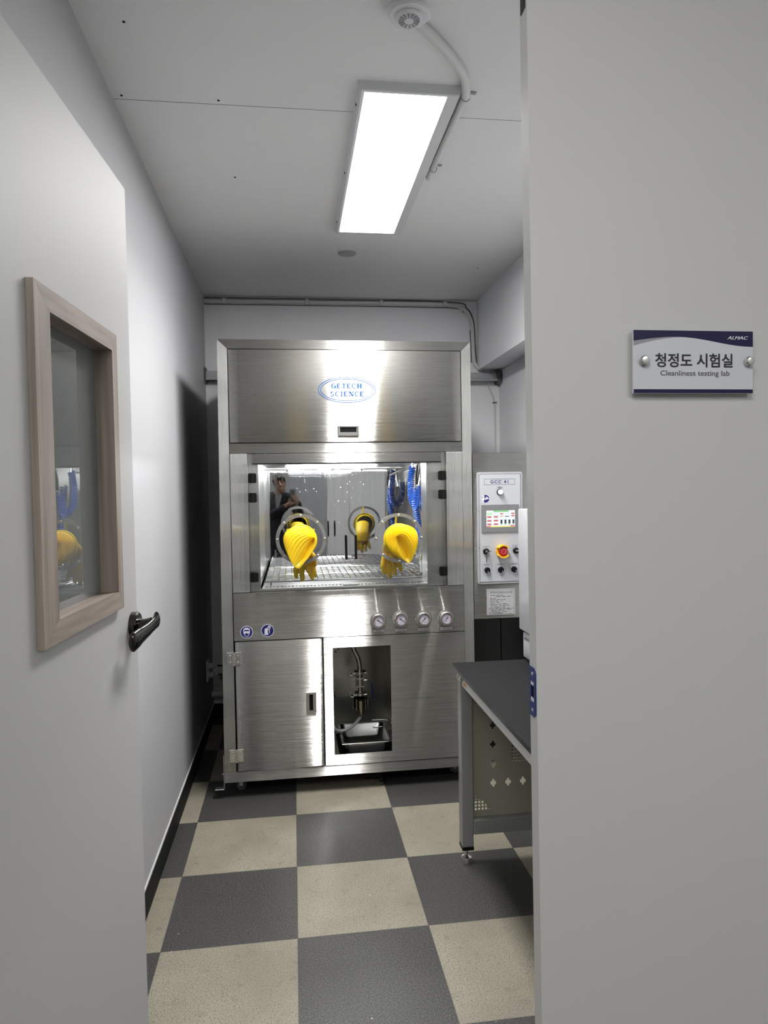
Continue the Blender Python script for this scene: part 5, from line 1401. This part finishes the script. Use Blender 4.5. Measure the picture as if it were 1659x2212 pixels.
st_ = MB(); st_.mi = 0
st_.box(0.6495, 0.6503, 2.590, 2.650, 0.738, 0.776)
st_.mi = 1; st_.box(0.6492, 0.6496, 2.593, 2.622, 0.740, 0.750)
st_.mi = 2; st_.box(0.6492, 0.6496, 2.632, 2.646, 0.752, 0.770)
st_.build('caution_sticker', [M['cream'], M['orange'], M['ink']], tb, smooth=0)['label'] = 'small cream and orange sticker on the apron'
def cross(cx, cz, s=1.0):
    a, r_, hh = 0.0118 * s, 0.0052 * s, 0.0165 * s
    q = 0.0068 * s
    up_ = arc(cx, cz + hh - r_, r_, 0, 180, 6); dn = arc(cx, cz - hh + r_, r_, 180, 360, 6)
    return [(cx + a, cz - q), (cx + a, cz + q), (cx + r_, cz + q)] + up_[1:-1] + [(cx - r_, cz + q), (cx - a, cz + q), (cx - a, cz - q), (cx - r_, cz - q)] + dn[1:-1] + [(cx + r_, cz - q)]
hs = [cross(0.782, z) for z in (0.317, 0.395, 0.473, 0.551)] + [cross(x, 0.317) for x in (0.844, 0.906, 0.968, 1.030, 1.092, 1.154)] + [cross(1.216, z) for z in (0.317, 0.395, 0.473, 0.551)]
def sq(cx, cz, h=0.0046): return rect(cx - h, cx + h, cz - h, cz + h)
for r_ in range(5):
    for c_ in range(5 - r_):
        hs.append(sq(0.7080 + 0.0143 * c_, 0.2140 + 0.0140 * r_)); hs.append(sq(1.3000 - 0.0143 * c_, 0.2140 + 0.0140 * r_))
for r_ in range(5):
    for c_ in range(5): hs.append(sq(0.8640 + 0.0143 * c_, 0.4040 + 0.0140 * r_))
MB().plate(rect(0.6918, 1.3172, 0.1835, 0.7275), hs, 2.684, 2.6875).build('end_panel', M['board'], tb, smooth=0)['label'] = 'khaki steel end panel with cross cut-outs'

# ------------------------------------------------------------------ instrument on the table
it = thing('benchtop_instrument', 'white benchtop instrument on the black table, half behind the closed door leaf', 'instrument', (1.1, 2.5, TZ))
MB().box(0.9320, 1.300, 2.330, 2.742, TZ + 0.012, 0.918, 0.006, 2).build('lower_housing', M['casing'], it, smooth=30)
MB().box(0.9250, 1.300, 2.320, 2.770, 0.9225, 1.424, 0.006, 2).build('upper_housing', M['casing'], it, smooth=30)
MB().box(0.9405, 1.294, 2.335, 2.735, 0.9175, 0.9230).build('housing_gap', M['void'], it, smooth=0)
vt_ = MB()
for i in range(7):
    MB().box(0.9312, 0.9323, 2.655 + 0.0105 * i, 2.661 + 0.0105 * i, 0.887, 0.902).build('vent_slot', M['inkg'], it, smooth=0)
MB().box(0.962, 1.25, 2.50, 2.62, 1.4245, 1.436, 0.003).build('lid', M['teal'], it, smooth=0)['label'] = 'teal lid on top of the instrument'
for xx in (0.96, 1.27):
    for yy in (2.36, 2.71):
        MB().lathe((xx, yy, TZ + 0.0005), (0, 0, 1), [(0.012, 0), (0.012, 0.0115)], 14).build('foot', M['black'], it)

# ------------------------------------------------------------------ dark cabinet under the control box
sc_ = thing('storage_cabinet', 'low charcoal steel cabinet in the corner under the control box', 'cabinet', (1.17, 4.2, 0))
MB().box(0.920, 1.430, 3.955, 4.45, 0.0, 0.815, 0.003).build('carcass', M['darkcab'], sc_, smooth=0)
for x0, x1 in ((0.923, 1.2020), (1.2050, 1.427)):
    MB().box(x0, x1, 3.935, 3.954, 0.02, 0.812, 0.002).build('door', M['darkcab'], sc_, smooth=0)

# torn tape and grit on the floor in front of the cabinet
db = thing('tape_scrap', 'torn black tape scraps on the tile seam below the cabinet', 'scrap', (0.43, 3.53, 0))
rn = random.Random(11)
b = MB()
for i in range(34):
    a = rn.uniform(0, 2 * PI); L_ = rn.uniform(0.008, 0.038)
    cx, cy = 0.432 + rn.gauss(0, 0.016), 3.515 + rn.gauss(0, 0.022)
    if i < 8: cx, cy, a, L_ = 0.385 + rn.uniform(-0.03, 0.03), 3.555 + rn.uniform(-0.006, 0.006), rn.uniform(-0.3, 0.3), 0.03
    d = Vector((math.cos(a), math.sin(a), 0)) * L_ / 2; e = Vector((-math.sin(a), math.cos(a), 0)) * rn.uniform(0.001, 0.0035)
    zz = 0.0006 + 0.00012 * i
    c0 = Vector((cx, cy, zz))
    f_ = [b.bm.verts.new(p) for p in (c0 - d, c0 - d * 0.2 + e, c0 + d, c0 + d * 0.1 - e)]
    t_ = [b.bm.verts.new(v.co + Vector((0, 0, 0.0008))) for v in f_]
    b.bm.faces.new(f_[::-1]); b.bm.faces.new(t_)
    for j in range(4): b.bm.faces.new((f_[j], f_[(j + 1) % 4], t_[(j + 1) % 4], t_[j]))
o = b.build('scraps', M['base'], db, smooth=0); o['kind'] = 'stuff'

# ------------------------------------------------------------------ hall behind the camera: lights and the photographer seen in the mirror wall
def hall_light(cx, cy, sx, sy, label):
    root = thing('hall_ceiling_light', label, 'ceiling light', (cx, cy, CZ), 'hall ceiling lights')
    MB().plate(rect(cx - sx / 2, cx + sx / 2, cy - sy / 2, cy + sy / 2), [rect(cx - sx / 2 + 0.025, cx + sx / 2 - 0.025, cy - sy / 2 + 0.025, cy + sy / 2 - 0.025)], CZ - 0.03, CZ - 0.0005, 'z').build('light_frame', M['offwhite'], root, smooth=0)
    MB().box(cx - sx / 2 + 0.026, cx + sx / 2 - 0.026, cy - sy / 2 + 0.026, cy + sy / 2 - 0.026, CZ - 0.024, CZ - 0.018).build('diffuser', M['hall_lit'], root, smooth=0)
hall_light(-0.35, -0.35, 1.2, 0.6, 'square white hall light panel nearest the doorway, behind the photographer')
hall_light(1.3, -1.3, 1.2, 0.6, 'unseen white hall light panel added for light, further back on the right')  # no such fixture is seen, added to light the hall

ps = thing('person', 'person in navy jacket and glasses holding up a phone, mirrored in the chamber wall', 'person', (-0.24, -0.45, 0))
HC = Vector((-0.175, -0.40, 1.598))
HR = Matrix.Rotation(R(-16), 4, 'Y') @ Matrix.Rotation(R(6), 4, 'X')
def hp(x, y, z): return HC + (HR @ Vector((x, y, z)))
bd = MB()
bd.ball(hp(0, -0.012, 0.030), (0.074, 0.092, 0.086), 22, 16, HR)
bd.ball(hp(0, 0.010, -0.040), (0.060, 0.074, 0.074), 20, 14, HR)
bd.ball(hp(0, 0.034, -0.088), (0.033, 0.034, 0.026), 14, 10, HR)
bd.caps(hp(0, 0.078, 0.018), hp(0, 0.100, -0.026), 0.011, 0.0155)
bd.ball(hp(0.013, 0.088, -0.032), 0.010); bd.ball(hp(-0.013, 0.088, -0.032), 0.010)
bd.caps(hp(-0.022, 0.072, -0.062), hp(0.022, 0.072, -0.062), 0.010, 0.010)
bd.caps(hp(-0.020, 0.071, -0.072), hp(0.020, 0.071, -0.072), 0.010, 0.010)
bd.caps(hp(-0.048, 0.062, 0.036), hp(0.048, 0.062, 0.036), 0.016, 0.016)
for sx in (-1, 1):
    bd.ball(hp(0.072 * sx, -0.008, -0.010), (0.012, 0.020, 0.032), 12, 8, HR)
    bd.ball(hp(0.036 * sx, 0.058, -0.028), (0.026, 0.022, 0.026), 12, 8, HR)
bd.caps(hp(0, -0.02, -0.06), (-0.215, -0.450, 1.440), 0.056, 0.066)
bd.caps((-0.225, -0.46, 1.40), (-0.235, -0.465, 1.18), 0.105, 0.115); bd.ball((-0.23, -0.46, 1.33), (0.165, 0.105, 0.14))
bd.ball((-0.24, -0.46, 1.08), (0.145, 0.10, 0.16)); bd.ball((-0.24, -0.455, 0.95), (0.165, 0.115, 0.12))
for sx, fx_ in ((-1, -0.36), (1, -0.13)):
    hx_ = -0.24 + sx * 0.09
    bd.caps((hx_, -0.455, 0.93), (hx_ + sx * 0.01, -0.44, 0.50), 0.085, 0.055)
    bd.caps((hx_ + sx * 0.01, -0.44, 0.50), (hx_ + sx * 0.015, -0.465, 0.10), 0.054, 0.038)
    bd.caps((hx_ + sx * 0.015, -0.475, 0.05), (hx_ + sx * 0.03, -0.33, 0.035), 0.035, 0.028)
ARM = {1: ((-0.045, -0.46, 1.420), (0.075, -0.33, 1.205), (0.062, -0.110, 1.372)), -1: ((-0.405, -0.46, 1.420), (-0.420, -0.34, 1.160), (-0.085, -0.125, 1.330))}
for sx in (1, -1):
    S_, E_, W_ = (Vector(p) for p in ARM[sx])
    bd.caps((-0.23 + sx * 0.08, -0.46, 1.41), S_, 0.065, 0.056)
    bd.caps(S_, E_, 0.052, 0.040); bd.caps(E_, W_, 0.040, 0.026)
# right hand: palm at the phone's right edge, fingers across its back, thumb behind the screen
Wr = Vector(ARM[1][2])
bd.caps(Wr, (0.054, -0.062, 1.405), 0.026, 0.024); bd.ball((0.052, -0.050, 1.415), (0.018, 0.026, 0.042), 14, 10)
for zf, L_ in ((1.452, 0.040), (1.432, 0.046), (1.412, 0.043), (1.393, 0.034)):
    bd.caps((0.053, -0.034, zf - 0.003), (0.047, -0.008, zf), 0.0095, 0.0088)
    bd.caps((0.047, -0.008, zf), (0.047 - L_, -0.0035 - 0.002, zf + 0.002), 0.0088, 0.0072)
bd.caps((0.050, -0.058, 1.420), (0.036, -0.046, 1.455), 0.012, 0.0105); bd.caps((0.036, -0.046, 1.455), (0.014, -0.036, 1.462), 0.0105, 0.0085)
# left hand: cupped under the phone
Wl = Vector(ARM[-1][2])
bd.caps(Wl, (-0.045, -0.070, 1.356), 0.026, 0.023); bd.ball((-0.030, -0.055, 1.351), (0.040, 0.028, 0.018), 14, 10)
for yf_, L_ in ((-0.008, 0.052), (-0.024, 0.056), (-0.042, 0.052), (-0.060, 0.042)):
    bd.caps((-0.015, yf_ - 0.006, 1.359), (0.012, yf_, 1.3600), 0.0092, 0.0088)
    bd.caps((0.012, yf_, 1.3600), (0.012 + L_ * 0.55, yf_ + 0.002, 1.366), 0.0088, 0.0072)
bd.caps((-0.046, -0.050, 1.364), (-0.050, -0.026, 1.388), 0.0115, 0.0100); bd.caps((-0.050, -0.026, 1.388), (-0.047, -0.018, 1.412), 0.0100, 0.0085)
body = bd.build('body', M['skin'], ps, smooth=80, remesh=0.0055, relax=2)
# hair: thick fringe swept over the brow
hm_ = MB()
hm_.ball(hp(0, -0.020, 0.050), (0.086, 0.102, 0.086), 28, 18, HR)
for q in range(9):
    x_ = -0.062 + 0.0155 * q
    hm_.caps(hp(x_ * 0.8, 0.040, 0.112 - abs(x_) * 0.4), hp(x_ * 1.12 + 0.008, 0.082 - abs(x_) * 0.38, 0.064 - 0.006 * math.sin(q * 1.7) - 0.10 * abs(x_)), 0.026, 0.015)
for sx in (-1, 1):
    hm_.caps(hp(0.070 * sx, 0.012, 0.060), hp(0.077 * sx, 0.006, 0.006), 0.022, 0.010)
hm_.ball(hp(0, -0.072, -0.010), (0.068, 0.040, 0.072), 16, 12, HR)
hm_.build('hair', M['hair'], ps, smooth=80, remesh=0.005, relax=5)
gl_ = MB()
for sx in (-1, 1):
    N_ = 24
    gl_.tube([hp(sx * 0.033 + 0.025 * math.cos(2 * PI * i / N_), 0.094, 0.008 + 0.018 * math.sin(2 * PI * i / N_)) for i in range(N_)], 0.0016, 6, closed=True)
    gl_.tube([hp(sx * 0.058, 0.092, 0.012), hp(sx * 0.078, 0.060, 0.012), hp(sx * 0.080, -0.01, 0.008)], 0.0016, 6)
gl_.tube([hp(-0.009, 0.095, 0.012), hp(0.0, 0.099, 0.015), hp(0.009, 0.095, 0.012)], 0.0015, 6)
gl_.build('glasses', M['blackchrome'], ps)
for sx in (-1, 1):
    e_ = MB().ball(hp(sx * 0.032, 0.0735, 0.008), (0.0115, 0.008, 0.0055), 12, 8, HR)
    e_.build('eye', M['ink'], ps)
    MB().caps(hp(sx * 0.018, 0.084, 0.034), hp(sx * 0.050, 0.070, 0.036), 0.0040, 0.0030).build('eyebrow', M['hair'], ps)
# jacket with open front, shirt, trousers, shoes
jk = MB()
jk.ball((-0.228, -0.462, 1.345), (0.200, 0.128, 0.150)); jk.caps((-0.235, -0.465, 1.28), (-0.24, -0.462, 0.92), 0.128, 0.145)
jk.ball((-0.24, -0.46, 1.02), (0.188, 0.136, 0.20))
for sx in (1, -1):
    S_, E_, W_ = (Vector(p) for p in ARM[sx])
    jk.caps((-0.225 + sx * 0.060, -0.465, 1.440), S_, 0.070, 0.072)
    jk.caps(S_, E_, 0.070, 0.058); jk.caps(E_, E_.lerp(W_, 0.90), 0.058, 0.041)
    jk.caps((-0.205 + sx * 0.055, -0.40, 1.46), (-0.215 + sx * 0.022, -0.335, 1.22), 0.034, 0.022)
jk.build('jacket', M['jacket'], ps, smooth=80, remesh=0.008, relax=2)
sh = MB()
sh.prism([(-0.245, 1.470), (-0.150, 1.470), (-0.205, 1.205)], -0.352, -0.336)
sh.caps((-0.236, -0.395, 1.478), (-0.204, -0.352, 1.400), 0.018, 0.012).caps((-0.154, -0.395, 1.478), (-0.200, -0.352, 1.400), 0.018, 0.012)
sh.build('shirt', M['shirt'], ps, smooth=60, remesh=0.006)
tr_ = MB()
tr_.ball((-0.24, -0.455, 0.95), (0.180, 0.130, 0.13))
for sx in (-1, 1):
    hx_ = -0.24 + sx * 0.09
    tr_.caps((hx_, -0.455, 0.93), (hx_ + sx * 0.01, -0.44, 0.50), 0.098, 0.072); tr_.caps((hx_ + sx * 0.01, -0.44, 0.50), (hx_ + sx * 0.015, -0.465, 0.12), 0.070, 0.062)
tr_.build('trousers', M['jacket'], ps, smooth=80, remesh=0.009, relax=2)
for sx in (-1, 1):
    hx_ = -0.24 + sx * 0.09
    MB().caps((hx_ + sx * 0.015, -0.480, 0.048), (hx_ + sx * 0.03, -0.325, 0.040), 0.044, 0.036).box(hx_ + sx * 0.02 - 0.042, hx_ + sx * 0.02 + 0.042, -0.525, -0.295, 0.001, 0.025, 0.006).build('shoe', M['shoe'], ps, smooth=80, remesh=0.006, relax=2)
ph = thing('phone', 'dark smartphone held upright in both hands by the person', 'phone', (0.0, -0.02, 1.37))
MB().prism(rrect(-0.0375, 0.0375, 1.3725, 1.5325, 0.010), -0.0240, -0.0150).build('phone_body', M['blackchrome'], ph, smooth=30)
MB().box(-0.0345, 0.0345, -0.0246, -0.0241, 1.3765, 1.5285).build('phone_screen', M['lcd_d'], ph, smooth=0)
for zz in (1.5135, 1.4905, 1.4700):
    MB().lathe((0.0, -0.0149, zz), (0, 1, 0), [(0.0075, 0), (0.0075, 0.002), (0.0055, 0.0022), (0, 0.0018)], 20).build('camera_lens', M['void'], ph)
